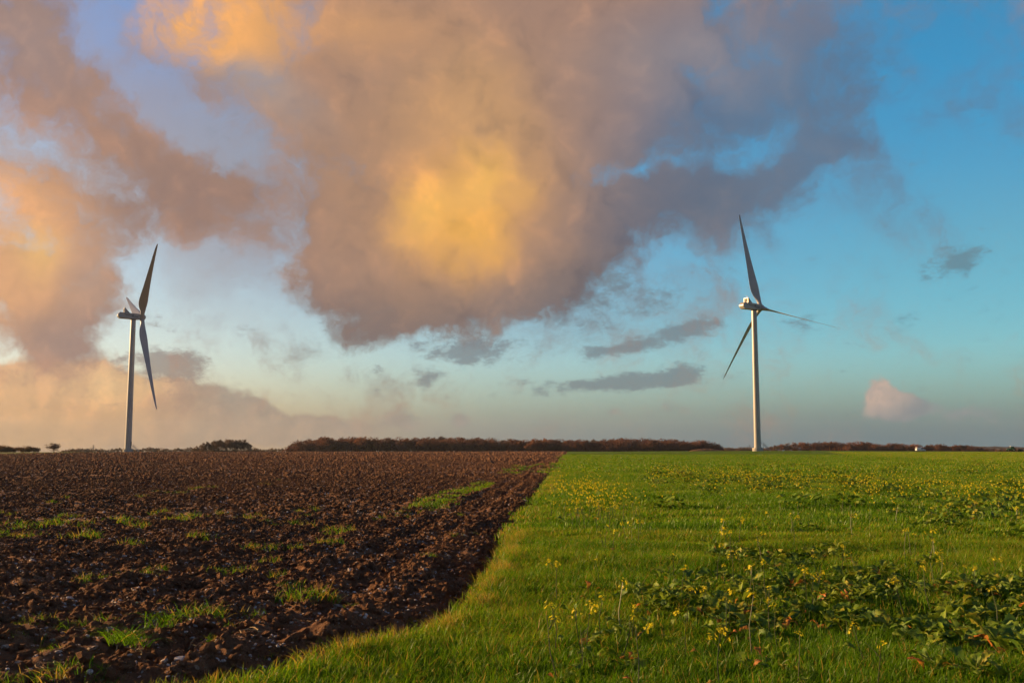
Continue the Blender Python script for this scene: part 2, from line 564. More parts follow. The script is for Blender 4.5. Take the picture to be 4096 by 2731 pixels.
def base_z(x, y):
    r = np.hypot(x, y)
    z = 0.10 * perlin(x / 45.0, y / 45.0, 3) * sm(r, 25, 90)
    z = z + 0.62 * np.exp(-(((x - 175) / 110.0) ** 2 + ((y - 560) / 170.0) ** 2))
    z = z - 4.5 * sm(r, 600, 1000) - 11.0 * sm(r, 1100, 3200)
    z = z - 0.10 * np.exp(-(((x + 200) / 120.0) ** 2 + ((y - 560) / 150.0) ** 2))
    return z
def soil_z(x, y, dist):
    r = np.hypot(x, y)
    sp = np.where(r < 40, r * 0.005, np.where(r < 120, r * 0.008, r * 0.02))
    ca, sa = math.cos(0.055), math.sin(0.055)
    t = x * ca - y * sa                    # across the furrows
    s = x * sa + y * ca
    def oct_(wl, amp, seed, ridge=False, ax=1.0):
        w = 1 - sm(sp, wl * 0.22, wl * 0.45)
        n = perlin(t / wl, s / (wl * ax), seed)
        n = (0.42 - np.abs(n)) if ridge else n
        return amp * w * n
    wx = 0.10 * perlin(t / 0.5, s / 0.5, 11)
    z = -0.10 + oct_(2.4, 0.06, 1) + oct_(1.1, 0.055, 2, False, 1.3)
    t0 = t
    t = t + wx
    clod = oct_(0.50, 0.07, 4, True) + oct_(0.23, 0.065, 5, True) + oct_(0.115, 0.055, 6, True) + oct_(0.055, 0.042, 7, True) + oct_(0.03, 0.026, 8)
    mod = 0.55 + 0.9 * sm(perlin(t0 / 1.7, s / 1.7, 9), -0.3, 0.5)
    z = z + clod * mod
    ph = t0 / 0.62 + 0.25 * perlin(t0 / 3.0, s / 6.0, 12)
    fur = np.abs((ph % 1.0) - 0.5) * 2 - 0.5
    z = z + 0.10 * fur * (1 - sm(sp, 0.25, 0.7)) * (0.30 + 0.45 * sm(dist, 9.0, 1.0) + 0.4 * sm(r, 60, 110))
    ph2 = t0 / 1.35 + 0.2 * perlin(t0 / 5.0, s / 30.0, 13)
    z = z + 0.16 * (np.abs((ph2 % 1.0) - 0.5) * 2 - 0.5) * sm(r, 70, 120) * (1 - sm(r, 260, 420))
    z = z + 0.10 * (np.abs(((t0 / 5.4) % 1.0) - 0.5) * 2 - 0.5) * sm(r, 70, 120)
    # open furrow along the grass
    z = z - 0.13 * np.exp(-((dist - 0.28) / 0.22) ** 2) + 0.05 * np.exp(-((dist - 0.85) / 0.3) ** 2)
    return z
def grass_z(x, y):
    r = np.hypot(x, y)
    return 0.025 * perlin(x / 1.3, y / 1.3, 21) + 0.05 * perlin(x / 5.0, y / 5.0, 22) + 0.055 * perlin(x / 3.2, y / 1.1, 24) * sm(r, 5, 9) + 0.012 * perlin(x / 0.3, y / 0.3, 23) * (r < 40)
def zfun(x, y):
    x = np.asarray(x, float)
    y = np.asarray(y, float)
    d = field_dist(x, y)
    m = sm(d, -0.06, 0.22)
    return base_z(x, y) + m * soil_z(x, y, d) + (1 - m) * grass_z(x, y)

# ------------------------------------------------------------------ ground materials
def soil_material():
    m, nt, b = newmat('ploughed_soil', 0.92, 0.12)
    N, L = nt.nodes, nt.links
    tcn = N.new('ShaderNodeTexCoord')
    def noise(sc, det, rough=0.6):
        n = N.new('ShaderNodeTexNoise')
        n.inputs['Scale'].default_value = sc
        n.inputs['Detail'].default_value = det
        n.inputs['Roughness'].default_value = rough
        L.new(tcn.outputs['Object'], n.inputs['Vector'])
        return n.outputs['Fac']
    r = N.new('ShaderNodeValToRGB')
    e = r.color_ramp.elements
    e[0].position, e[0].color = 0.30, (0.165, 0.081, 0.041, 1)
    e[1].position, e[1].color = 0.72, (0.36, 0.188, 0.098, 1)
    L.new(noise(2.2, 10, 0.68), r.inputs[0])
    mix = N.new('ShaderNodeMix')
    mix.data_type = 'RGBA'
    mix.inputs[7].default_value = (0.32, 0.20, 0.125, 1)
    r2 = N.new('ShaderNodeValToRGB')
    r2.color_ramp.elements[0].position = 0.60
    r2.color_ramp.elements[1].position = 0.75
    L.new(noise(34, 4), r2.inputs[0])
    mm = N.new('ShaderNodeMath')
    mm.operation = 'MULTIPLY'
    mm.inputs[1].default_value = 0.45
    L.new(r2.outputs[0], mm.inputs[0])
    L.new(mm.outputs[0], mix.inputs[0])
    L.new(r.outputs[0], mix.inputs[6])
    L.new(mix.outputs[2], b.inputs['Base Color'])
    bp = N.new('ShaderNodeBump')
    bp.inputs['Strength'].default_value = 0.9
    bp.inputs['Distance'].default_value = 0.03
    L.new(noise(26, 8, 0.78), bp.inputs['Height'])
    bp2 = N.new('ShaderNodeBump')
    bp2.inputs['Strength'].default_value = 1.0
    bp2.inputs['Distance'].default_value = 0.16
    L.new(noise(2.6, 9, 0.72), bp2.inputs['Height'])
    L.new(bp2.outputs[0], bp.inputs['Normal'])
    L.new(bp.outputs[0], b.inputs['Normal'])
    return m
def field_material(name, c0, c1, c2, bump=0.05):
    m, nt, b = newmat(name, 0.95, 0.05)
    N, L = nt.nodes, nt.links
    tcn = N.new('ShaderNodeTexCoord')
    def noise(sc, det, rough=0.6, stretch=None):
        n = N.new('ShaderNodeTexNoise')
        n.inputs['Scale'].default_value = sc
        n.inputs['Detail'].default_value = det
        n.inputs['Roughness'].default_value = rough
        if stretch:
            mp = N.new('ShaderNodeMapping')
            mp.inputs['Scale'].default_value = stretch
            mp.inputs['Rotation'].default_value = (0, 0, 0.055)
            L.new(tcn.outputs['Object'], mp.inputs[0])
            L.new(mp.outputs[0], n.inputs['Vector'])
        else:
            L.new(tcn.outputs['Object'], n.inputs['Vector'])
        return n.outputs['Fac']
    r = N.new('ShaderNodeValToRGB')
    e = r.color_ramp.elements
    e[0].position, e[0].color = 0.32, c0 + (1,)
    e[1].position, e[1].color = 0.68, c1 + (1,)
    L.new(noise(1.0, 8, 0.7, (0.30, 0.05, 1)), r.inputs[0])
    r2 = N.new('ShaderNodeValToRGB')
    r2.color_ramp.elements[0].position = 0.45
    r2.color_ramp.elements[1].position = 0.70
    L.new(noise(3.0, 9, 0.75), r2.inputs[0])
    mix = N.new('ShaderNodeMix')
    mix.data_type = 'RGBA'
    mix.inputs[7].default_value = c2 + (1,)
    L.new(r2.outputs[0], mix.inputs[0])
    L.new(r.outputs[0], mix.inputs[6])
    L.new(mix.outputs[2], b.inputs['Base Color'])
    bp = N.new('ShaderNodeBump')
    bp.inputs['Strength'].default_value = 1.0
    bp.inputs['Distance'].default_value = bump
    L.new(noise(8, 8, 0.75), bp.inputs['Height'])
    L.new(bp.outputs[0], b.inputs['Normal'])
    return m
M_soil = soil_material()
M_green = field_material('green_field_soil', (0.0720, 0.1360, 0.0032), (0.1040, 0.1840, 0.0048), (0.1200, 0.1600, 0.0064))
M_pale = field_material('pale_field', (0.15, 0.17, 0.018), (0.30, 0.29, 0.045), (0.20, 0.22, 0.022))
M_meadow = field_material('meadow', (0.10, 0.105, 0.02), (0.13, 0.13, 0.03), (0.12, 0.10, 0.03))

# ------------------------------------------------------------------ ground: one sheet, split by field
az = np.radians(np.concatenate([np.linspace(-180, -48, 34), np.linspace(-44, -35, 8), np.linspace(-34, 4.5, 425), np.linspace(4.7, 34, 130), np.linspace(36, 48, 8), np.linspace(52, 176, 32)]))
rr = np.concatenate([[0.4, 0.9, 1.5, 2.1, 2.7], np.exp(np.arange(math.log(3.2), math.log(40), 0.005)), np.exp(np.arange(math.log(40), math.log(120), 0.008)), np.exp(np.arange(math.log(120), math.log(700), 0.02)),
                     np.geomspace(705, 5200, 26)])
A, Rr = np.meshgrid(az, rr)
GX, GY = np.sin(A) * Rr, np.cos(A) * Rr
GZ = zfun(GX, GY)
nr, na = A.shape
ii, jj = np.meshgrid(np.arange(nr - 1), np.arange(na), indexing='ij')
jn = (jj + 1) % na
quads = np.stack([ii * na + jj, ii * na + jn, (ii + 1) * na + jn, (ii + 1) * na + jj], -1).reshape(-1, 4)
P = np.stack([GX, GY, GZ], -1).reshape(-1, 3)
qc = P[quads].mean(1)
dist = field_dist(qc[:, 0], qc[:, 1])
qr = np.hypot(qc[:, 0], qc[:, 1])
cls = np.full(len(quads), 1)
cls[dist > 0] = 0
x2 = np.interp(qc[:, 1], E2Y, E2X)
cls[(qc[:, 0] < x2) & (qc[:, 1] > 20)] = 3
x3 = np.interp(qc[:, 1], E3Y, E3X, right=1e9)
cls[(qc[:, 0] > x3) & (qc[:, 1] > 20) & (qc[:, 1] < 455)] = 2
cls[qr > 720] = 3
def sub_mesh(name, mask, mat):
    q = quads[mask]
    used, inv = np.unique(q, return_inverse=True)
    me = bpy.data.meshes.new(name)
    me.vertices.add(len(used))
    me.vertices.foreach_set('co', P[used].astype(np.float32).ravel())
    n = len(q)
    me.loops.add(n * 4)
    me.loops.foreach_set('vertex_index', inv.reshape(-1, 4)[:, ::-1].ravel().astype(np.int32))
    me.polygons.add(n)
    me.polygons.foreach_set('loop_start', np.arange(0, n * 4, 4, dtype=np.int32))
    me.update(calc_edges=True)
    me.validate()
    me.polygons.foreach_set('use_smooth', [True] * n)
    me.materials.append(mat)
    o = bpy.data.objects.new(name, me)
    COL.objects.link(o)
    return o
tag(sub_mesh('ploughed_field', cls == 0, M_soil), 'dark brown ploughed soil with clods and pale flints', 'field', kind='structure')
tag(sub_mesh('green_field', cls == 1, M_green), 'flat green field of young cereal beside the ploughed soil', 'field', kind='structure')
tag(sub_mesh('pale_field', cls == 2, M_pale), 'paler straw-green field the white van stands on', 'field', kind='structure')
tag(sub_mesh('meadow', cls == 3, M_meadow), 'far meadow and farmland beyond the fields', 'ground', kind='structure')
def zat(x, y):
    return float(zfun(np.array([x]), np.array([y]))[0])
# ------------------------------------------------------------------ wind turbines
M_white = plain('turbine_paint', (0.36, 0.345, 0.325), 0.30, 0.7, 0, 0.08, 0.25)
M_blade = plain('blade_paint', (0.40, 0.40, 0.41), 0.35, 0.5, 0, 0.10, 0.15)
M_concrete = plain('concrete', (0.42, 0.40, 0.37), 0.9, 0.2, 0, 0.25, 1.5)
M_steel = plain('galvanised_steel', (0.35, 0.36, 0.37), 0.5, 0.5, 0.4, 0.2, 4)
M_dark = plain('dark_gap', (0.035, 0.035, 0.04), 0.7, 0.2)
M_ink = plain('blue_grey_lettering', (0.035, 0.055, 0.115), 0.5, 0.3)
M_radiator = plain('radiator_core', (0.10, 0.085, 0.07), 0.6, 0.4, 0.3, 0.4, 6)

def blade_mesh():
    S_ = [0.0, 1.2, 2.6, 4.2, 6.2, 8.5, 10.5, 13, 17, 22, 28, 34, 40, 46, 50, 52.5, 54.0, 54.8]
    C_ = [2.4, 2.4, 2.45, 2.9, 3.6, 4.2, 4.4, 4.3, 3.8, 3.25, 2.7, 2.2, 1.75, 1.35, 1.05, 0.8, 0.5, 0.12]
    T_ = [1.0, 1.0, 0.95, 0.72, 0.5, 0.38, 0.32, 0.28, 0.25, 0.22, 0.20, 0.18, 0.17, 0.16, 0.16, 0.16, 0.16, 0.16]
    n = 22
    vs, fs = [], []
    for k, (s_, c, t) in enumerate(zip(S_, C_, T_)):
        tw = math.radians(16 + 9.0 * math.exp(-s_ / 14.0))
        round_ = max(0.0, min(1.0, (6.5 - s_) / 5.0))
        for i in range(n):
            a = 2 * math.pi * i / n
            cx = 0.5 * math.cos(a)                          # +0.5 leading edge
            half = 0.5 * math.sin(a)
            xc = 0.5 - cx                                    # 0 at leading edge .. 1 trailing
            foil = 2.6 * (0.2969 * math.sqrt(max(xc, 0)) - 0.126 * xc - 0.3516 * xc ** 2 + 0.2843 * xc ** 3 - 0.1036 * xc ** 4) * (1 if math.sin(a) >= 0 else -0.75) * 2
            foil = foil * 0.5
            y = (half * round_ + foil * (1 - round_)) * t * c
            off = 0.0 * round_ + 0.17 * (1 - round_)
            c = c * (1.12 if s_ > 4 else 1.0)
            x = (cx - off) * c
            c = c / (1.12 if s_ > 4 else 1.0)
            # leading edge forward, turned towards the feathered pitch
            px = x * math.cos(tw) - y * math.sin(tw)
            py = -x * math.sin(tw) - y * math.cos(tw)
            bend = 1.3 * (s_ / 55.0) ** 2 + s_ * math.tan(math.radians(1.2))
            vs.append((px + bend, py, s_ + 1.3))
    for k in range(len(S_) - 1):
        for i in range(n):
            a, b = k * n + i, k * n + (i + 1) % n
            fs.append((a, b, b + n, a + n))
    fs.append(tuple(range(n)))
    fs.append(tuple(range((len(S_) - 1) * n, len(S_) * n)))
    return vs, fs

def text_mesh(body, size):
    cu = bpy.data.curves.new('lettering', 'FONT')
    cu.body = body
    cu.size = size
    cu.extrude = 0.012
    cu.space_character = 0.95
    o = bpy.data.objects.new('lettering', cu)
    COL.objects.link(o)
    dg = bpy.context.evaluated_depsgraph_get()
    me = bpy.data.meshes.new_from_object(o.evaluated_get(dg))
    bpy.data.objects.remove(o)
    return me

_bv, _bf = blade_mesh()
def make_turbine(loc, angles, label, yaw_az, stair_az):
    yaw = math.radians(90 - yaw_az)
    root = empty('wind_turbine', loc, yaw)
    tag(root, label, 'wind turbine', 'wind turbines')
    HUB = 79.0
    # foundation
    b = MB()
    b.lathe([(2.85, -1.5), (2.85, 1.72), (2.78, 1.8)], 20)
    b.build('foundation', M_concrete, root, bevel=0.0)
    # tower
    b = MB()
    prof = []
    for i in range(13):
        t = i / 12.0
        prof.append((1.88 - 0.46 * t, 1.78 + t * (HUB - 1.65 - 1.78)))
    b.lathe(prof, 40)
    tw = b.build('tower', M_white, root, smooth=True)
    for zf in (23.0, 50.0):
        b = MB()
        rf = 1.88 - 0.46 * (zf - 1.78) / (HUB - 3.4)
        b.lathe([(rf - 0.05, zf - 0.09), (rf + 0.012, zf - 0.08), (rf + 0.012, zf + 0.08), (rf - 0.05, zf + 0.09)], 40)
        b.build('flange', M_white, tw, smooth=True)
    b = MB()
    b.lathe([(1.90, 1.80), (2.1, 1.80), (2.1, 2.0), (1.90, 2.0)], 40)
    b.build('base_flange', M_steel, tw)
    # stairs and door
    st = empty('stair', (0, 0, 0), math.radians(90 - stair_az) - yaw)
    st.parent = root
    b = MB()
    b.prism([(1.86, 3.75), (1.93, 3.75), (1.90, 6.0), (1.83, 6.0)], -0.45, 0.45)
    b.build('door', M_dark, st)
    b = MB()
    b.box(1.8, 3.0, -0.6, 0.6, 3.55, 3.62)
    b.build('landing', M_steel, st)
    for i in range(14):
        t = i / 14.0
        b = MB()
        b.box(3.0 + t * 3.6, 3.0 + t * 3.6 + 0.28, -0.5, 0.5, 3.3 - t * 3.5, 3.34 - t * 3.5)
        b.build('step', M_steel, st)
    for sy in (-0.58, 0.58):
        b = MB()
        b.tube([(3.0, sy, 3.55), (6.7, sy, 0.0)], 0.09, 6)
        b.build('stringer', M_steel, st)
        b = MB()
        for dz in (0.55, 1.1):
            b.tube([(1.9, sy, 3.6 + dz), (3.0, sy, 3.6 + dz), (6.7, sy, 0.05 + dz)], 0.035, 6)
        for i in range(6):
            t = i / 5.0
            b.tube([(3.0 + 3.7 * t, sy, 3.55 - 3.5 * t), (3.0 + 3.7 * t, sy, 4.68 - 3.5 * t)], 0.035, 6)
        b.build('handrail', M_steel, st)
    b = MB()
    b.tube([(2.95, -0.55, -1.0), (2.95, -0.55, 3.55)], 0.06, 6)
    b.tube([(2.95, 0.55, -1.0), (2.95, 0.55, 3.55)], 0.06, 6)
    b.build('support_post', M_steel, st)
    # nacelle
    b = MB()
    b.prism([(-7.9, 2.12), (3.3, 1.70), (3.3, -1.6), (-7.8, -1.45), (-8.9, -0.3), (-9.0, 0.7)], -1.85, 1.85)
    nac = b.build('nacelle', M_white, root, bevel=0.2)
    nac.location = (0, 0, HUB)
    for sy in (-1, 1):
        b = MB()
        y0, y1 = sorted((sy * 1.80, sy * 1.93))
        b.prism([(-5.3, 2.0), (-4.55, 0.72), (3.22, 0.42), (3.22, 1.45), (-2.3, 1.72)], y0, y1)
        b.build('side_shell', M_white, nac, bevel=0.03)
        b = MB()
        y0, y1 = sorted((sy * 1.80, sy * 1.872))
        b.prism([(-5.52, 2.0), (-4.68, 0.5), (0.0, 0.32), (0.0, 0.52), (-4.56, 0.715), (-5.30, 2.0)], y0, y1)
        b.build('shadow_gap', M_dark, nac)
    b = MB()
    b.prism([(-5.25, 1.9), (-5.25, 4.72), (-4.95, 4.78), (-2.2, 1.72)], -1.78, 1.78)
    cool = b.build('cooler', M_white, nac, bevel=0.05)
    b = MB()
    b.box(-5.38, -5.255, -1.5, 1.5, 2.3, 4.45)
    b.build('radiator', M_radiator, cool)
    b = MB()
    for (y0, y1, z0, z1) in ((-1.75, -1.5, 2.05, 4.72), (1.5, 1.75, 2.05, 4.72), (-1.5, 1.5, 4.45, 4.72), (-1.5, 1.5, 2.05, 2.3)):
        b.box(-5.52, -5.26, y0, y1, z0, z1)
    b.tube([(-5.45, -1.5, 2.3), (-5.45, 1.5, 4.45)], 0.08, 6)
    b.tube([(-5.45, -1.5, 4.45), (-5.45, 1.5, 2.3)], 0.08, 6)
    b.build('cooler_frame', M_white, cool)
    for yy in (-0.55, 0.45):
        b = MB()
        b.tube([(-5.0, yy, 4.7), (-5.0, yy, 5.9)], 0.045, 6)
        b.tube([(-5.0, yy, 5.55), (-5.0, yy, 5.95)], 0.09, 6)
        b.build('mast', M_steel, nac)
    b = MB()
    b.box(-8.52, -8.42, -0.9, 0.9, 1.35, 1.62)
    b.build('vent', M_dark, nac)
    b = MB()
    b.lathe([(1.5, -1.95), (1.7, -1.85), (1.7, -1.5)], 32)
    b.build('yaw_bearing', M_dark, nac)
    b = MB()
    b.box(1.2, 1.9, -0.4, 0.4, 1.7, 2.0)
    b.build('hatch', M_dark, nac)
    # lettering on the side that faces the fields
    me = text_mesh('h2air', 1.62)
    me.materials.append(M_ink)
    t = bpy.data.objects.new('lettering', me)
    COL.objects.link(t)
    t.parent = nac
    t.location = (-0.55, -1.945, -0.68)
    t.rotation_euler = (math.pi / 2, 0, math.radians(0))
    b = MB()
    pts = []
    for i in range(17):
        a = math.radians(215 - i * 8.5)
        wdt = 0.16 * math.sin(math.pi * (i + 0.6) / 17.2)
        pts.append((a, wdt))
    vs = [(0.25 + (1.25 - w) * math.cos(a), -1.958, 0.05 + (1.05 - w) * math.sin(a)) for a, w in pts] + \
         [(0.25 + (1.25 + w) * math.cos(a), -1.958, 0.05 + (1.05 + w) * math.sin(a)) for a, w in pts]
    vs += [(x, -1.93, z) for x, y, z in vs]
    fs = [(i, i + 1, i + 18, i + 17) for i in range(16)]
    b.add(vs, fs)
    b.build('emblem', M_ink, nac)
    # rotor
    rot = empty('rotor', (4.75, 0, HUB))
    rot.parent = root
    rot.rotation_euler = (0, math.radians(-6.2), 0)
    b = MB()
    b.lathe([(1.35, -1.62), (1.62, -1.3), (1.78, -0.6), (1.82, 0.2), (1.72, 0.9), (1.45, 1.5), (1.0, 1.95), (0.5, 2.2), (0.1, 2.27)], 36, 'X')
    b.build('hub', M_white, rot, smooth=True)
    for a in angles:
        bl = mesh_obj('blade', _bv, _bf, M_blade, rot, smooth=True)
        bl.rotation_euler = (math.radians(a), 0, 0)
        b = MB()
        b.lathe([(1.2, 1.0), (1.36, 1.3), (1.38, 1.72), (1.28, 1.8)], 28)
        b.build('blade_collar', M_white, bl, smooth=True)
    return root
def at_depth(px, Y):
    return (px - 2048.0) / FPX * (Y * math.cos(PITCH) - EYE * math.sin(PITCH))
xl, yl = -222.3, 579.7
make_turbine((xl, yl, zat(xl, yl)), (49.7, 169.7, -70.3), 'white wind turbine rising from the ploughed field, one blade pointing straight away', 58.5, 96)
xr, yr = 133.6, 544.5
make_turbine((xr, yr, zat(xr, yr)), (-12.0, 108.0, 228.0), 'white wind turbine rising from the green field, one blade reaching out sideways', 63, 98)
# ------------------------------------------------------------------ vehicles on the far fields
M_vanpaint = plain('van_paint', (0.72, 0.73, 0.74), 0.3, 0.5, 0, 0.05)
M_glass = plain('dark_glass', (0.02, 0.025, 0.03), 0.08, 0.6)
M_rubber = plain('rubber', (0.02, 0.02, 0.02), 0.85, 0.2)
M_rim = plain('rim', (0.45, 0.45, 0.45), 0.4, 0.5, 0.5)
M_lampred = plain('tail_lamp_red', (0.45, 0.02, 0.02), 0.3, 0.5)
M_lampclear = plain('lamp_clear', (0.75, 0.72, 0.65), 0.2, 0.5)
M_plast = plain('black_plastic', (0.03, 0.03, 0.032), 0.6, 0.3)
M_trgreen = plain('tractor_green', (0.06, 0.26, 0.03), 0.35, 0.45, 0, 0.1)
M_yellow = plain('wheel_rim_straw', (0.55, 0.45, 0.28), 0.5, 0.4)
M_cream = plain('cab_roof', (0.62, 0.58, 0.5), 0.5, 0.4)
M_rust = plain('dark_implement_paint', (0.045, 0.05, 0.03), 0.7, 0.3, 0, 0.4)

def wheel(parent, x, y, r, w, rim_mat):
    b = MB()
    b.lathe([(r * 0.55, -w / 2), (r * 0.93, -w / 2), (r, -w * 0.3), (r, w * 0.3), (r * 0.93, w / 2), (r * 0.55, w / 2)], 28, 'Y', (0, 0, 0))
    o = b.build('wheel', M_rubber, parent, smooth=True)
    o.location = (x, y, r)
    s = 1 if y > 0 else -1
    b = MB()
    b.lathe([(r * 0.58, -0.05), (r * 0.55, 0.03), (r * 0.3, 0.0), (r * 0.15, 0.06), (0.01, 0.06)], 20, 'Y', (0, 0, 0))
    rm = b.build('rim', rim_mat, o, smooth=True)
    rm.location = (0, s * w / 2, 0)
    rm.scale = (1, s, 1)
    return o

vx, vy = at_depth(3682, 452), 452.0
van = empty('van', (vx, vy, zat(vx, vy)), math.radians(90 - 84))
tag(van, 'small white delivery van standing on the pale field', 'van')
side = [(-2.05, 0.42), (-2.1, 0.95), (-2.02, 1.80), (-1.9, 1.87), (-0.05, 1.88), (0.35, 1.82), (0.62, 1.62), (1.12, 1.10), (1.95, 0.92), (2.08, 0.78), (2.12, 0.45), (1.95, 0.32), (-1.95, 0.32)]
b = MB()
b.prism(side, -0.84, 0.84)
body = b.build('body', M_vanpaint, van, smooth=True, bevel=0.07)
for s in (-1, 1):
    b = MB()
    y0, y1 = sorted((s * 0.80, s * 0.855))
    b.prism([(0.02, 1.12), (0.02, 1.68), (0.38, 1.66), (0.62, 1.48), (0.92, 1.14)], y0, y1)
    b.build('side_window', M_glass, van)
    b = MB()
    y0, y1 = sorted((s * 0.82, s * 0.852))
    b.box(-1.9, 1.9, y0, y1, 0.52, 0.62)
    b.build('rub_strip', M_plast, van)
    b = MB()
    y0, y1 = sorted((s * 0.84, s * 1.02))
    b.box(0.72, 0.86, y0, y1, 1.12, 1.30)
    b.build('mirror', M_plast, van, bevel=0.02)
    b = MB()
    y0, y1 = sorted((s * 0.55, s * 0.80))
    b.box(1.90, 2.09, y0, y1, 0.72, 0.88)
    b.build('headlight', M_lampclear, van, bevel=0.03)
    b = MB()
    y0, y1 = sorted((s * 0.70, s * 0.83))
    b.box(-2.125, -2.0, y0, y1, 0.85, 1.35)
    b.build('tail_light', M_lampred, van, bevel=0.02)
b = MB()
b.add([(0.66, -0.70, 1.60), (1.12, -0.74, 1.13), (1.12, 0.74, 1.13), (0.66, 0.70, 1.60), (0.60, -0.70, 1.50), (1.0, -0.74, 1.1), (1.0, 0.74, 1.1), (0.60, 0.70, 1.50)],
      [(0, 1, 2, 3), (4, 7, 6, 5), (0, 4, 5, 1), (1, 5, 6, 2), (2, 6, 7, 3), (3, 7, 4, 0)])
b.build('windscreen', M_glass, van)
for s in (-1, 1):
    b = MB()
    y0, y1 = sorted((s * 0.06, s * 0.62))
    b.box(-2.10, -1.98, y0, y1, 1.28, 1.68)
    b.build('rear_window', M_glass, van, bevel=0.02)
b = MB()
b.box(-2.2, -1.98, -0.8, 0.8, 0.36, 0.56)
b.build('rear_bumper', M_plast, van, bevel=0.04)
b = MB()
b.box(1.98, 2.2, -0.8, 0.8, 0.34, 0.58)
b.build('front_bumper', M_plast, van, bevel=0.04)
for x in (-1.3, 1.38):
    for s in (-1, 1):
        wheel(van, x, s * 0.76, 0.31, 0.2, M_rim)

tx, ty = at_depth(4046, 520), 520.0
tr = empty('tractor', (tx, ty, zat(tx, ty)), math.radians(180 - 8))
tag(tr, 'green tractor with pale cab roof working across the far field', 'tractor')
b = MB()
b.prism([(0.35, 0.95), (0.35, 1.62), (2.0, 1.45), (2.28, 1.25), (2.3, 0.8), (0.6, 0.75)], -0.42, 0.42)
hood = b.build('hood', M_trgreen, tr, smooth=True, bevel=0.08)
b = MB()
b.box(2.29, 2.34, -0.32, 0.32, 0.9, 1.3)
b.build('grille', M_plast, hood)
for s in (-1, 1):
    b = MB()
    b.box(2.28, 2.36, s * 0.30 - 0.08, s * 0.30 + 0.08, 1.28, 1.40)
    b.build('headlight', M_lampclear, hood)
b = MB()
b.prism([(-1.2, 0.7), (-1.2, 1.0), (0.6, 1.0), (2.2, 0.9), (2.2, 0.55), (0.5, 0.5)], -0.3, 0.3)
b.build('chassis', M_plast, tr)
b = MB()
b.tube([(1.15, -0.36, 1.5), (1.15, -0.36, 2.5)], 0.045, 8)
b.build('exhaust', M_plast, tr)
b = MB()
b.prism([(-1.0, 1.0), (-1.12, 1.6), (-1.05, 2.5), (0.28, 2.5), (0.45, 1.6), (0.4, 1.0)], -0.72, 0.72)
cab = b.build('cab', M_glass, tr, bevel=0.04)
for (x0, x1, z0, z1) in ((-1.08, -1.06, 1.2, 2.55), (0.40, 0.30, 1.2, 2.55), (-0.35, -0.35, 1.0, 2.55)):
    for s in (-1, 1):
        b = MB()
        b.tube([(x0, s * 0.73, z0), (x1, s * 0.73, z1)], 0.05, 6)
        b.build('cab_pillar', M_trgreen, cab)
b = MB()
b.prism([(-1.2, 2.48), (-1.15, 2.72), (0.35, 2.74), (0.5, 2.62), (0.45, 2.48)], -0.82, 0.82)
b.build('cab_roof', M_cream, tr, smooth=True, bevel=0.06)
for s in (-1, 1):
    b = MB()
    y0, y1 = sorted((s * 0.75, s * 1.2))
    b.prism([(-1.7, 1.2), (-1.5, 1.62), (-0.9, 1.78), (-0.25, 1.6), (0.0, 1.2), (-0.1, 1.15), (-0.35, 1.5), (-0.9, 1.66), (-1.42, 1.5), (-1.6, 1.15)], y0, y1)
    b.build('mudguard', M_trgreen, tr)
    wheel(tr, -0.85, s * 1.0, 0.82, 0.45, M_yellow)
    wheel(tr, 1.75, s * 0.9, 0.55, 0.32, M_yellow)
sd = empty('seed_drill', (tx + 4.15 * math.cos(0.14), ty - 0.5, zat(tx + 4.1, ty)), math.radians(180 - 8))
tag(sd, 'dark low implement hitched behind the green tractor', 'implement')
b = MB()
b.prism([(-1.1, 0.62), (-1.25, 1.18), (0.75, 1.22), (0.6, 0.62)], -1.3, 1.3)
b.build('hopper', M_rust, sd, bevel=0.04)
b = MB()
b.box(-1.2, 1.3, -1.3, -1.18, 0.45, 0.58)
b.box(-1.2, 1.3, 1.18, 1.3, 0.45, 0.58)
b.box(-1.2, -1.05, -1.3, 1.3, 0.46, 0.57)
b.tube([(1.2, -1.2, 0.5), (2.5, 0, 0.6), (1.2, 1.2, 0.5)], 0.07, 6)
b.build('frame', M_plast, sd)
for s in (-1, 1):
    wheel(sd, 0.2, s * 1.38, 0.42, 0.2, M_rust)
for i in range(9):
    b = MB()
    y = -1.12 + i * 0.28
    b.tube([(-0.9, y, 0.62), (-1.15, y, 0.3), (-1.0, y, -0.03)], 0.035, 6)
    b.build('tine', M_plast, sd)

# ------------------------------------------------------------------ crow on the soil
M_crow = plain('black_feathers', (0.012, 0.012, 0.014), 0.5, 0.4)
cx_, cy_ = ground_pix(1966, 1853, -0.05)
crow = empty('crow', (cx_, cy_, zat(cx_, cy_) + 0.03), math.radians(155))
tag(crow, 'black crow standing upright on the bare ploughed soil', 'bird')
b = MB()
b.tube([(-0.30, 0, -0.005), (-0.20, 0, 0.06), (-0.10, 0, 0.14), (0.0, 0, 0.22), (0.06, 0, 0.29), (0.085, 0, 0.34), (0.10, 0, 0.375), (0.12, 0, 0.40), (0.125, 0, 0.425)],
       [0.018, 0.038, 0.075, 0.085, 0.068, 0.046, 0.044, 0.038, 0.012], 14)
b.build('body', M_crow, crow, smooth=True)
b = MB()
b.tube([(0.14, 0, 0.39), (0.20, 0, 0.375)], [0.018, 0.004], 8)
b.build('beak', M_crow, crow)
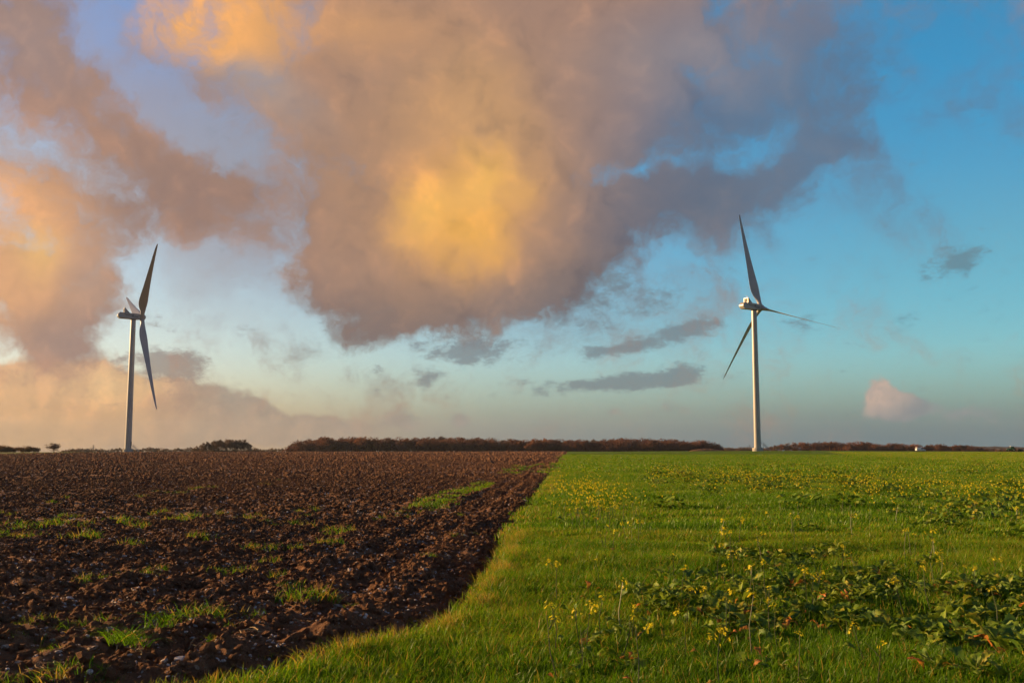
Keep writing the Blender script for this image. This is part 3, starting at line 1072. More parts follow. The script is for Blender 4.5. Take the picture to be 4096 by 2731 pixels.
for s in (-1, 1):
    b = MB()
    b.tube([(-0.02, s * 0.035, 0.15), (0.0, s * 0.04, 0.07), (0.0, s * 0.04, -0.02)], [0.025, 0.01, 0.008], 8)
    b.tube([(-0.03, s * 0.04, -0.02), (0.05, s * 0.045, -0.02)], 0.008, 6)
    b.build('leg', M_crow, crow)
    b = MB()
    b.tube([(0.05, s * 0.07, 0.27), (-0.05, s * 0.09, 0.18), (-0.18, s * 0.06, 0.07), (-0.27, s * 0.025, 0.005)], [0.03, 0.045, 0.03, 0.008], 8)
    b.build('wing', M_crow, crow, smooth=True)

# ------------------------------------------------------------------ heap of soil behind the green field
hx, hy = at_depth(2826, 600), 600.0
hv, hf = [], []
nx_, ny_ = 60, 14
for j in range(ny_):
    for i in range(nx_):
        u, v = i / (nx_ - 1) * 2 - 1, j / (ny_ - 1) * 2 - 1
        prof = max(0.0, 1 - abs(u) ** 2.2) ** 0.8 * max(0.0, 1 - abs(v) ** 1.6)
        k = float(perlin(np.array([u * 9.0]), np.array([v * 3.0]), 31)[0]) * 0.28 + float(perlin(np.array([u * 25.0]), np.array([v * 8.0]), 32)[0]) * 0.15
        hv.append((u * 10.5, v * 3.2, -0.1 + 1.65 * prof * (0.85 + k)))
for j in range(ny_ - 1):
    for i in range(nx_ - 1):
        a = j * nx_ + i
        hf.append((a, a + 1, a + 1 + nx_, a + nx_))
heap = mesh_obj('soil_heap', hv, hf, M_soil, None)
heap.location = (hx, hy, zat(hx, hy))
tag(heap, 'long low heap of bare brown soil behind the green field', 'soil heap')

# ------------------------------------------------------------------ far power line
M_pylon = plain('pylon_steel', (0.16, 0.16, 0.17), 0.6, 0.3)
def pylon(px, Y, top, label):
    x = at_depth(px, Y)
    z0 = zat(x, Y)
    h = (HORIZON - top) / FPX * Y + EYE - z0
    r = empty('electricity_pylon', (x, Y, z0))
    tag(r, label, 'pylon', 'far electricity pylons')
    for sx in (-1, 1):
        for sy in (-1, 1):
            b = MB()
            b.tube([(sx * h * 0.075, sy * h * 0.075, -0.5), (sx * h * 0.025, sy * h * 0.025, h * 0.65), (0, 0, h)], 0.16, 4)
            b.build('leg', M_pylon, r)
    b = MB()
    for i in range(7):
        z0_, z1_ = h * i * 0.1, h * (i + 1) * 0.1
        w0, w1 = h * (0.075 - 0.0077 * i), h * (0.075 - 0.0077 * (i + 1))
        for q in range(4):
            c, s = math.cos(q * math.pi / 2), math.sin(q * math.pi / 2)
            p = lambda u, v, z: (u * c - v * s, u * s + v * c, z)
            b.tube([p(-w0, -w0, z0_), p(w1, -w1, z1_)], 0.09, 3)
            b.tube([p(w0, -w0, z0_), p(-w1, -w1, z1_)], 0.09, 3)
    b.build('lattice', M_pylon, r)
    for k, wd in ((0.68, 0.26), (0.82, 0.20), (0.94, 0.13)):
        b = MB()
        b.tube([(-wd * h, 0, k * h), (0, 0, k * h + 0.03 * h), (wd * h, 0, k * h)], 0.14, 4)
        b.tube([(-wd * h, 0, k * h), (wd * h, 0, k * h)], 0.12, 4)
        b.build('cross_arm', M_pylon, r)
pylon(373, 1500, 1779, 'far steel lattice pylon standing alone between two distant hedges')
pylon(761, 1700, 1785, 'far steel lattice pylon beside the clump of bare trees')
pylon(2999, 1800, 1779, 'far steel lattice pylon seen between the brown wood and a turbine foot')
pylon(3712, 2100, 1777, 'far steel lattice pylon rising above the wood behind the van')
bx_ = at_depth(320, 900)
bm_ = empty('wooden_pole', (bx_, 900, zat(bx_, 900)))
tag(bm_, 'thin wooden pole standing in the far left meadow', 'pole')
ph_ = (HORIZON - 1789) / FPX * 900 + EYE - zat(bx_, 900)
b = MB()
b.tube([(0, 0, -0.5), (0, 0, ph_)], [0.2, 0.13], 8)
b.build('shaft', M_pylon, bm_)
b = MB()
b.tube([(-0.7, 0, ph_ - 0.4), (0.7, 0, ph_ - 0.4)], 0.09, 6)
b.build('cross_arm', M_pylon, bm_)
# ------------------------------------------------------------------ trees
def foliage_mat(name, c0, c1, c2):
    m = bpy.data.materials.new(name)
    m.use_nodes = True
    nt = m.node_tree
    nt.nodes.clear()
    N, L = nt.nodes, nt.links
    out_ = N.new('ShaderNodeOutputMaterial')
    geo = N.new('ShaderNodeNewGeometry')
    oi = N.new('ShaderNodeObjectInfo')
    at = N.new('ShaderNodeAttribute')
    at.attribute_name = 'tone'
    r = N.new('ShaderNodeValToRGB')
    e = r.color_ramp.elements
    e[0].position, e[0].color = 0.0, c0 + (1,)
    e[1].position, e[1].color = 1.0, c2 + (1,)
    e.new(0.5).color = c1 + (1,)
    ad = N.new('ShaderNodeMath')
    ad.operation = 'MULTIPLY_ADD'
    ad.inputs[1].default_value = 0.55
    L.new(at.outputs['Fac'], ad.inputs[0])
    m2 = N.new('ShaderNodeMath')
    m2.operation = 'MULTIPLY'
    m2.inputs[1].default_value = 0.45
    L.new(oi.outputs['Random'], m2.inputs[0])
    L.new(m2.outputs[0], ad.inputs[2])
    L.new(ad.outputs[0], r.inputs[0])
    d = N.new('ShaderNodeBsdfDiffuse')
    t = N.new('ShaderNodeBsdfTranslucent')
    mx = N.new('ShaderNodeMixShader')
    mx.inputs[0].default_value = 0.25
    L.new(r.outputs[0], d.inputs[0])
    L.new(r.outputs[0], t.inputs[0])
    L.new(d.outputs[0], mx.inputs[1])
    L.new(t.outputs[0], mx.inputs[2])
    L.new(mx.outputs[0], out_.inputs[0])
    return m
M_bark = plain('bark', (0.075, 0.058, 0.048), 0.9, 0.1, 0, 0.35, 2)
M_rusty = foliage_mat('autumn_beech_leaves', (0.120, 0.070, 0.056), (0.185, 0.094, 0.066), (0.275, 0.120, 0.060))
M_twig = foliage_mat('bare_twigs', (0.12, 0.09, 0.075), (0.17, 0.12, 0.09), (0.23, 0.155, 0.10))
M_larch = foliage_mat('larch_needles', (0.20, 0.09, 0.04), (0.27, 0.12, 0.05), (0.33, 0.16, 0.06))
M_hedge = foliage_mat('hedge_leaves', (0.09, 0.075, 0.045), (0.17, 0.105, 0.055), (0.25, 0.13, 0.06))

def np_mesh(name, verts, faces, tone, mat):
    me = bpy.data.meshes.new(name)
    me.from_pydata(verts, [], faces)
    me.update()
    a = me.attributes.new('tone', 'FLOAT', 'POINT')
    a.data.foreach_set('value', np.asarray(tone, np.float32))
    me.materials.append(mat)
    return me
def limbs(rs, height, spread, n_main, levels=3, first=0.22, gnarl=0.25):
    """a branching skeleton: list of (p0, p1, r0, r1, level)"""
    segs, ends = [], []
    def grow(p, d, length, rad, lev):
        n = 3
        for i in range(n):
            q = p + d * (length / n)
            r1 = rad * (1 - 0.28)
            segs.append((p.copy(), q.copy(), rad, r1, lev))
            p, rad = q, r1
            d = (d + Vector((rs.uniform(-1, 1), rs.uniform(-1, 1), rs.uniform(-0.3, 0.8))) * gnarl).normalized()
            if lev < levels and i > 0:
                for k in range(2 if lev else 0):
                    dd = (d + Vector((rs.uniform(-1, 1), rs.uniform(-1, 1), rs.uniform(-0.2, 0.6))) * 0.9).normalized()
                    grow(p, dd, length * rs.uniform(0.5, 0.75), rad * 0.6, lev + 1)
        if lev >= levels:
            ends.append(p)
        else:
            for k in range(2):
                dd = (d + Vector((rs.uniform(-1, 1), rs.uniform(-1, 1), rs.uniform(-0.1, 0.7))) * 0.6).normalized()
                grow(p, dd, length * rs.uniform(0.55, 0.8), rad * 0.75, lev + 1)
    p = Vector((0, 0, -0.03 * height))
    r = 0.022 * height
    tt = [p, Vector((rs.uniform(-.01, .01) * height, rs.uniform(-.01, .01) * height, first * height)), Vector((rs.uniform(-.03, .03) * height, rs.uniform(-.03, .03) * height, 0.45 * height))]
    segs.append((tt[0], tt[1], r, r * 0.8, 0))
    segs.append((tt[1], tt[2], r * 0.8, r * 0.55, 0))
    for k in range(n_main):
        a = 2 * math.pi * (k + rs.random()) / n_main
        t = rs.uniform(0.0, 1.0)
        st = tt[1].lerp(tt[2], t)
        el = rs.uniform(0.25, 1.1)
        grow(st, Vector((math.cos(a) * spread, math.sin(a) * spread, el)).normalized(), height * rs.uniform(0.17, 0.25), r * 0.42, 1)
    grow(tt[2], Vector((0, 0, 1)), height * 0.22, r * 0.5, 1)
    return segs, ends
def twig_geometry(segs, ends, rs, leaf=0.0, leaf_n=0, twig_n=7, twig_len=0.8, w=0.035, leaf_spread=0.7):
    V, Fc, T = [], [], []
    for p0, p1, r0, r1, lev in segs:
        if lev == 0:
            continue
        d = (p1 - p0).normalized()
        e1 = d.orthogonal().normalized()
        e2 = d.cross(e1)
        k = len(V)
        for p, r in ((p0, r0), (p1, r1)):
            for q in range(3):
                a = q * 2.0944
                V.append(tuple(p + (e1 * math.cos(a) + e2 * math.sin(a)) * max(r, 0.02)))
                T.append(0.2)
        for q in range(3):
            Fc.append((k + q, k + (q + 1) % 3, k + 3 + (q + 1) % 3, k + 3 + q))
    for e in ends:
        tn = rs.random()
        for i in range(twig_n):
            d = Vector((rs.gauss(0, 1), rs.gauss(0, 1), rs.gauss(0.5, 0.8))).normalized()
            L_ = twig_len * rs.uniform(0.5, 1.3)
            o_ = d.orthogonal().normalized() * w
            k = len(V)
            q = e + d * L_
            V += [tuple(e - o_), tuple(e + o_), tuple(q)]
            T += [0.3 * tn + 0.2] * 3
            Fc.append((k, k + 1, k + 2))
        for i in range(leaf_n):
            c = e + Vector((rs.gauss(0, 1), rs.gauss(0, 1), rs.gauss(0, 0.8))) * leaf_spread
            d1 = Vector((rs.gauss(0, 1), rs.gauss(0, 1), rs.gauss(0, 1))).normalized()
            d2 = d1.orthogonal().normalized()
            sz = leaf * rs.uniform(0.6, 1.4)
            k = len(V)
            V += [tuple(c - d1 * sz), tuple(c + d2 * sz * 0.6), tuple(c + d1 * sz), tuple(c - d2 * sz * 0.6)]
            tt_ = min(1, max(0, tn * 0.7 + rs.random() * 0.3))
            T += [tt_] * 4
            Fc.append((k, k + 1, k + 2, k + 3))
    return V, Fc, T
def trunk_geometry(segs):
    b = MB()
    s0 = [s for s in segs if s[4] == 0]
    b.tube([s0[0][0], s0[0][1], s0[1][1]], [s0[0][2] * 1.25, s0[0][3], s0[1][3]], 8)
    return b
def make_tree_proto(kind, seed):
    rs = random.Random(seed)
    H = 10.0
    if kind == 'beech':
        segs, ends = limbs(rs, H, 0.85, 6, 2, 0.22)
        V, Fc, T = twig_geometry(segs, ends, rs, 0.20, 14, 5, 0.9, 0.03, 0.55)
        mat = M_rusty
    elif kind == 'bare':
        segs, ends = limbs(rs, H, 0.75, 6, 3, 0.18)
        V, Fc, T = twig_geometry(segs, ends, rs, 0.10, 2, 15, 1.0, 0.035, 0.5)
        mat = M_twig
    elif kind == 'hedge':
        segs, ends = limbs(rs, H, 1.3, 8, 2, 0.06)
        V, Fc, T = twig_geometry(segs, ends, rs, 0.26, 14, 5, 1.2, 0.04, 0.8)
        mat = M_hedge
    else:  # larch
        b = MB()
        b.tube([(0, 0, -0.3), (0, 0, H)], [0.16, 0.02], 6)
        V, Fc, T = [], [], []
        for i in range(520):
            t = rs.random() ** 0.8
            z = 0.8 + t * 9.2
            rad = (1 - t) * 1.9 + 0.1
            a = rs.random() * 6.283
            rr_ = rad * math.sqrt(rs.random())
            c = Vector((rr_ * math.cos(a), rr_ * math.sin(a), z - 0.25 * rr_))
            d1 = Vector((math.cos(a), math.sin(a), rs.uniform(-0.5, 0.3))).normalized()
            d2 = Vector((rs.gauss(0, 1), rs.gauss(0, 1), rs.gauss(0, 1))).normalized()
            k = len(V)
            V += [tuple(c - d1 * 0.3), tuple(c + d2 * 0.14), tuple(c + d1 * 0.3), tuple(c - d2 * 0.14)]
            T += [rs.random()] * 4
            Fc.append((k, k + 1, k + 2, k + 3))
        return b, np_mesh('crown', V, Fc, T, M_larch)
    if kind in ('beech', 'hedge'):
        # leaf clumps through the crown's volume
        lob = [(Vector((rs.gauss(0, 1.5), rs.gauss(0, 1.5), rs.uniform(2.6, 7.8) if kind == 'beech' else rs.uniform(1.5, 7.0))), rs.uniform(1.3, 2.3)) for i in range(13)]
        for i in range(170):
            c0, rad = rs.choice(lob)
            d = Vector((rs.gauss(0, 1), rs.gauss(0, 1), rs.gauss(0, 1))).normalized()
            c = c0 + d * rad * rs.uniform(0.55, 1.05)
            if c.z < 0.4:
                continue
            tn = rs.random()
            for j in range(20):
                q = c + Vector((rs.gauss(0, 1), rs.gauss(0, 1), rs.gauss(0, 1))) * 0.33
                d1 = Vector((rs.gauss(0, 1), rs.gauss(0, 1), rs.gauss(0, 1))).normalized()
                d2 = d1.orthogonal().normalized()
                sz = rs.uniform(0.13, 0.30)
                m = len(V)
                V += [tuple(q - d1 * sz), tuple(q + d2 * sz * 0.6), tuple(q + d1 * sz), tuple(q - d2 * sz * 0.6)]
                T += [min(1, tn * 0.75 + rs.random() * 0.25)] * 4
                Fc.append((m, m + 1, m + 2, m + 3))
    if kind == 'bare':
        # fine twigs through the crown
        lob = [(Vector((rs.gauss(0, 1.5), rs.gauss(0, 1.5), rs.uniform(1.6, 7.4))), rs.uniform(1.4, 2.3)) for i in range(14)]
        for i in range(230):
            c0, rad = rs.choice(lob)
            d = Vector((rs.gauss(0, 1), rs.gauss(0, 1), rs.gauss(0.3, 1))).normalized()
            c = c0 + d * rad * rs.uniform(0.3, 0.9)
            tn = rs.random()
            for j in range(9):
                q = c + Vector((rs.gauss(0, 1), rs.gauss(0, 1), rs.gauss(0, 1))) * 0.25
                e = (d + Vector((rs.gauss(0, .5), rs.gauss(0, .5), 0.4 + rs.gauss(0, .4)))).normalized()
                o_ = e.orthogonal().normalized() * 0.035
                m = len(V)
                V += [tuple(q - o_), tuple(q + o_), tuple(q + e * rs.uniform(0.5, 1.1))]
                T += [0.2 + 0.6 * tn] * 3
                Fc.append((m, m + 1, m + 2))
    zt = float(np.percentile([v[2] for v in V], 99))
    k = H / zt
    V = [(x * k, y * k, z * k) for x, y, z in V]
    segs = [(a * k, b_ * k, r0 * k, r1 * k, l) for a, b_, r0, r1, l in segs]
    return trunk_geometry(segs), np_mesh('crown', V, Fc, T, mat)
PROTO = {}
for kind, n in (('beech', 7), ('bare', 6), ('hedge', 4), ('larch', 3)):
    L_ = []
    for i in range(n):
        tb, cm = make_tree_proto(kind, 100 + i * 13 + len(kind))
        o = tb.build('trunk', M_bark, None, smooth=True, link=False)
        L_.append((o.data, cm))
    PROTO[kind] = L_
def tree(kind, name, px, Y, top, wide, label, cat, group, rs):
    x = at_depth(px, Y)
    z = zat(x, Y)
    h = (HORIZON - top) / FPX * Y + EYE - z
    r = empty(name, (x, Y, z), rs.uniform(0, 6.28))
    k = h / 10.0
    r.scale = (k * wide, k * wide, k)
    tag(r, label, cat, group)
    tm, cm = rs.choice(PROTO[kind])
    for nm, me in (('trunk', tm), ('crown', cm)):
        o = bpy.data.objects.new(nm, me)
        COL.objects.link(o)
        o.parent = r
    return r
rs = random.Random(5)
def prof(pts):
    xs, ys = zip(*pts)
    return lambda x: float(np.interp(x, xs, ys))
wood = prof([(1150, 1782), (1176, 1771), (1253, 1758), (1375, 1756), (1457, 1755), (1534, 1758), (1687, 1752), (1789, 1753), (1865, 1757), (2018, 1760), (2146, 1761), (2299, 1765), (2340, 1766),
             (2401, 1762), (2546, 1760), (2640, 1762), (2700, 1765), (2775, 1764), (2822, 1771), (2869, 1780), (2897, 1787)])
def front_label(x):
    if x < 1250:
        return ('rust-brown tree at the wood end that faces the bare tree clump', 'tree', 'trees at the wood end facing the clump')
    if x < 2240:
        return ('rust-brown autumn tree at the wood edge behind the ploughed field', 'tree', 'wood edge behind the ploughed field')
    if x < 2750:
        return ('rust-brown autumn tree at the wood edge behind the green field', 'tree', 'wood edge behind the green field')
    return ('rust-brown tree at the low tapering wood end behind the soil heap', 'tree', 'trees at the wood end behind the soil heap')
x = 1160.0
while x < 2890:
    tree('beech', 'beech_tree', x + rs.uniform(-4, 4), 930 + rs.uniform(-12, 12), wood(x) + rs.uniform(-6, 14), rs.uniform(0.95, 1.6),
         *front_label(x), rs)
    x += rs.uniform(17, 28)
x = 1172.0
while x < 2885:
    tree(rs.choice(['beech', 'beech', 'bare']), 'beech_tree', x + rs.uniform(-4, 4), 968 + rs.uniform(-12, 16), wood(x) + rs.uniform(-5, 5), rs.uniform(1.0, 1.5),
         'brown autumn tree in the inner rows of the long central wood', 'tree', 'inner trees of the central wood', rs)
    x += rs.uniform(22, 29)
r2 = prof([(3085, 1779), (3126, 1774), (3159, 1776), (3196, 1772), (3266, 1774), (3303, 1772), (3368, 1770), (3432, 1769), (3505, 1775), (3543, 1778), (3630, 1776), (3680, 1783), (3714, 1785), (3787, 1779), (3832, 1783), (3897, 1782), (3912, 1786), (3960, 1795), (4096, 1794), (4400, 1790)])
def wood_label(x):
    if x < 3215:
        return ('leafless-topped brown tree between the turbine foot and the orange larches', 'tree', 'trees between turbine foot and larches')
    if x < 3440:
        return ('tall brown autumn tree standing behind the small orange larches', 'tree', 'trees behind the larches')
    if 3640 < x < 3722:
        return ('brown autumn tree of the wood directly behind the white van', 'tree', 'trees behind the van')
    if x < 3722:
        return ('brown autumn tree of the wood between the larches and the white van', 'tree', 'trees between larches and van')
    return ('brown autumn tree of the wood between the white van and the green tractor', 'tree', 'trees between van and tractor')
x = 3086.0
while x < 4140:
    k = 'bare' if x < 3180 and rs.random() < 0.6 else 'beech'
    tree(k, 'beech_tree', x + rs.uniform(-4, 4), 1060 + rs.uniform(-15, 25), r2(x) + rs.uniform(-4, 8), rs.uniform(1.1, 1.5),
         *wood_label(x), rs)
    x += rs.uniform(13, 19) * (1.9 if 3110 < x < 3210 else 1.0)
for px, top in [(3066, 1795), (3080, 1793), (3240, 1794), (3250, 1789), (3259, 1791), (3289, 1793), (3301, 1791), (3309, 1789), (3318, 1784), (3330, 1792), (3339, 1787), (3354, 1788), (3361, 1792), (3373, 1785), (3388, 1788), (3396, 1791), (3408, 1793), (3420, 1794)]:
    tree('larch', 'larch_tree', px, 1000 + rs.uniform(-8, 8), top, 0.75, 'small pointed orange larch in front of the wood beside the turbine', 'tree', 'young larches in front of the wood', rs)
# left: hedge, lone tree, bare clump, far rows
hl = prof([(-60, 1778), (0, 1779), (20, 1783), (47, 1790), (80, 1788), (112, 1784), (145, 1787), (160, 1792)])
x = -50.0
while x < 156:
    tree('hedge', 'hedge_shrub', x, 620 + rs.uniform(-10, 10), hl(x) + rs.uniform(-1, 4), rs.uniform(1.1, 1.6), 'dense brown hedgerow shrub at the far left field corner', 'shrub', 'hedgerow shrubs at the left field corner', rs)
    x += rs.uniform(13, 18)
tree('bare', 'bare_tree', 215, 640, 1774, 2.1, 'lone round leafless tree standing between the hedgerow and a pylon', 'tree', None, rs)
cl = prof([(780, 1792), (800, 1783), (830, 1773), (860, 1766), (890, 1761), (915, 1758), (940, 1765), (958, 1760), (975, 1762), (995, 1779), (1010, 1790)])
x = 786.0
while x < 1006:
    tree('bare', 'bare_tree', x, 800 + rs.uniform(-14, 14), cl(x) - 3 + rs.uniform(-3, 4), rs.uniform(0.75, 1.1), 'tall leafless tree in the bare clump standing left of the central wood', 'tree', 'bare trees of the clump', rs)
    x += rs.uniform(12, 17)
x = 792.0
while x < 1000:
    tree('hedge', 'hedge_shrub', x, 790 + rs.uniform(-6, 6), 1801 + rs.uniform(-2, 2), rs.uniform(1.8, 2.6), 'low scrubby shrub at the foot of the bare tree clump', 'shrub', 'scrub under the bare clump', rs)
    x += rs.uniform(10, 15)
fr = prof([(255, 1799), (330, 1795), (430, 1797), (500, 1793), (560, 1797), (610, 1791), (660, 1796), (700, 1795), (740, 1793), (790, 1792), (1000, 1794), (1050, 1796), (1100, 1794), (1130, 1797)])
x = 252.0
while x < 1128:
    if not 800 < x < 985:
        tree(rs.choice(['bare', 'hedge', 'bare']), 'bare_tree', x, 1350 + rs.uniform(-60, 60), fr(x) + rs.uniform(-4, 2), rs.uniform(0.9, 1.5), 'small hazy tree in the distant row behind the ploughed field', 'tree', 'distant trees behind the ploughed field', rs)
    x += rs.uniform(9, 18)
x = 2890.0
while x < 3075:
    tree('hedge', 'bare_tree', x, 1700 + rs.uniform(-60, 60), 1791 + rs.uniform(-2, 3), rs.uniform(1.4, 2.0), 'small hazy tree in the distant row showing past the end of the central wood', 'tree', 'distant trees past the wood end', rs)
    x += rs.uniform(9, 14)
# far wooded rise
hvx, hfx = [], []
cols = 150
for i in range(cols):
    px = 3300 + i * 11.0
    topy = 1787 + 3 * math.sin(px * 0.011) + 2.0 * float(perlin(np.array([px / 60.0]), np.array([0.5]), 41)[0]) - 2.5 * float(sm(px, 3900, 4060))
    for k_, (dY, fz) in enumerate(((0, 0.0), (0, 0.72), (60, 0.93), (140, 1.0), (260, 0.98), (420, 0.5))):
        Y = 3000 + dY
        h = (HORIZON - topy) / FPX * 3140 + EYE + 7.0
        j = float(perlin(np.array([px / 9.0]), np.array([k_ * 3.1]), 42)[0])
        hvx.append((at_depth(px, Y), Y + 12 * j, -17.0 + (h + 9.5) * fz * (1 + 0.07 * j)))
for i in range(cols - 1):
    for k_ in range(5):
        a = i * 6 + k_
        hfx.append((a, a + 6, a + 7, a + 1))
fw = mesh_obj('far_wooded_hill', hvx, hfx, field_material('far_woods', (0.06, 0.045, 0.035), (0.09, 0.06, 0.042), (0.07, 0.05, 0.04), 1.0))
tag(fw, 'hazy blue-grey wooded rise on the right horizon behind the tractor', 'woodland', kind='stuff')
# ------------------------------------------------------------------ grass and other small growth
def leafy_mat(name, ramp, trans=0.35, gloss=0.06, vein=False):
    m = bpy.data.materials.new(name)
    m.use_nodes = True
    nt = m.node_tree
    nt.nodes.clear()
    N, L = nt.nodes, nt.links
    out_ = N.new('ShaderNodeOutputMaterial')
    at = N.new('ShaderNodeAttribute')
    at.attribute_name = 'tone'
    oi = N.new('ShaderNodeObjectInfo')
    ad = N.new('ShaderNodeMath')
    ad.operation = 'MULTIPLY_ADD'
    ad.inputs[1].default_value = 0.22
    ad.use_clamp = True
    L.new(oi.outputs['Random'], ad.inputs[0])
    L.new(at.outputs['Fac'], ad.inputs[2])
    r = N.new('ShaderNodeValToRGB')
    e = r.color_ramp.elements
    e[0].position, e[0].color = ramp[0][0], ramp[0][1] + (1,)
    e[1].position, e[1].color = ramp[-1][0], ramp[-1][1] + (1,)
    for p, c in ramp[1:-1]:
        e.new(p).color = c + (1,)
    L.new(ad.outputs[0], r.inputs[0])
    col = r.outputs[0]
    d = N.new('ShaderNodeBsdfDiffuse')
    t = N.new('ShaderNodeBsdfTranslucent')
    g = N.new('ShaderNodeBsdfGlossy')
    g.inputs['Roughness'].default_value = 0.42
    g.inputs['Color'].default_value = (0.8, 0.8, 0.8, 1)
    if vein:
        tcn = N.new('ShaderNodeTexCoord')
        n = N.new('ShaderNodeTexNoise')
        n.inputs['Scale'].default_value = 45
        n.inputs['Detail'].default_value = 4
        L.new(tcn.outputs['Object'], n.inputs['Vector'])
        bp = N.new('ShaderNodeBump')
        bp.inputs['Strength'].default_value = 0.5
        bp.inputs['Distance'].default_value = 0.006
        L.new(n.outputs['Fac'], bp.inputs['Height'])
        for q in (d, g):
            L.new(bp.outputs[0], q.inputs['Normal'])
        mx0 = N.new('ShaderNodeMix')
        mx0.data_type = 'RGBA'
        mx0.blend_type = 'MULTIPLY'
        mx0.inputs[0].default_value = 0.6
        rr_ = N.new('ShaderNodeValToRGB')
        rr_.color_ramp.elements[0].position = 0.3
        rr_.color_ramp.elements[0].color = (0.5, 0.5, 0.45, 1)
        rr_.color_ramp.elements[1].position = 0.7
        L.new(n.outputs['Fac'], rr_.inputs[0])
        L.new(col, mx0.inputs[6])
        L.new(rr_.outputs[0], mx0.inputs[7])
        col = mx0.outputs[2]
    L.new(col, d.inputs[0])
    L.new(col, t.inputs[0])
    m1 = N.new('ShaderNodeMixShader')
    m1.inputs[0].default_value = trans
    L.new(d.outputs[0], m1.inputs[1])
    L.new(t.outputs[0], m1.inputs[2])
    m2 = N.new('ShaderNodeMixShader')
    m2.inputs[0].default_value = gloss
    L.new(m1.outputs[0], m2.inputs[1])
    L.new(g.outputs[0], m2.inputs[2])
    L.new(m2.outputs[0], out_.inputs[0])
    return m
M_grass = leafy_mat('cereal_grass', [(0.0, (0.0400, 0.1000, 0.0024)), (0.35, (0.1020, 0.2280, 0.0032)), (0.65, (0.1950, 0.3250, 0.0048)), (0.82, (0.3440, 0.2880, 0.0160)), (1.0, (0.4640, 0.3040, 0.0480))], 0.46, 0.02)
M_rape = leafy_mat('mustard_leaf', [(0.0, (0.0604, 0.1302, 0.0252)), (0.3, (0.1027, 0.2045, 0.0189)), (0.62, (0.2415, 0.3221, 0.0231)), (0.85, (0.4588, 0.3593, 0.0420)), (1.0, (0.5434, 0.2106, 0.0420))], 0.30, 0.03, True)
M_petal = leafy_mat('yellow_petals', [(0.0, (0.66, 0.56, 0.02)), (1.0, (0.82, 0.70, 0.03))], 0.35, 0.02)
M_stem = leafy_mat('mustard_stem', [(0.0, (0.05, 0.035, 0.025)), (0.5, (0.07, 0.085, 0.03)), (1.0, (0.10, 0.12, 0.035))], 0.05, 0.05)
M_straw = leafy_mat('dry_straw', [(0.0, (0.22, 0.13, 0.06)), (1.0, (0.45, 0.33, 0.17))], 0.2, 0.03)

def blades(n, rad, h0, h1, w0, w1, lean=(0.15, 0.55), curl=0.6, wind=0.0, segs=4, tone=(0.1, 0.75), dry=0.06, seed=1, droop=0.0):
    """tuft of grass blades, returned as verts, faces, tone"""
    g = np.random.default_rng(seed)
    V, Fc, T = [], [], []
    for i in range(n):
        a = g.random() * 2 * math.pi
        rr_ = rad * math.sqrt(g.random())
        bx, by = rr_ * math.cos(a), rr_ * math.sin(a)
        h = g.uniform(h0, h1)
        w = g.uniform(w0, w1)
        la = g.random() * 2 * math.pi
        ln = g.uniform(*lean)
        dx, dy = math.cos(la) * ln + wind, math.sin(la) * ln
        tw = g.random() * math.pi
        sx, sy = math.cos(tw), math.sin(tw)
        isdry = g.random() < dry
        t0 = g.uniform(*tone)
        k = len(V)
        for s in range(segs + 1):
            t = s / segs
            bend = t * (1 - curl) + t * t * curl
            z = h * (t - 0.35 * (ln + droop) * t * t * t)
            if droop:
                z = h * (t - droop * t * t)
            x_ = bx + dx * h * bend
            y_ = by + dy * h * bend
            ww = w * (1 - t) ** 0.7 * (0.75 + 0.5 * min(1, 3 * t)) * 0.5
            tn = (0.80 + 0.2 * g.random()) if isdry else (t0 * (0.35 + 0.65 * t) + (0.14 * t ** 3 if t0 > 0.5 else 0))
            if s < segs:
                V += [(x_ - sx * ww, y_ - sy * ww, z), (x_ + sx * ww, y_ + sy * ww, z)]
                T += [tn, tn]
            else:
                V.append((x_, y_, z))
                T.append(tn)
        for s in range(segs - 1):
            q = k + 2 * s
            Fc.append((q, q + 1, q + 3, q + 2))
        q = k + 2 * (segs - 1)
        Fc.append((q, q + 1, q + 2))
    return V, Fc, T
def source(name, vft, mat):
    me = np_mesh(name, vft[0], vft[1], vft[2], mat)
    return bpy.data.objects.new(name, me)
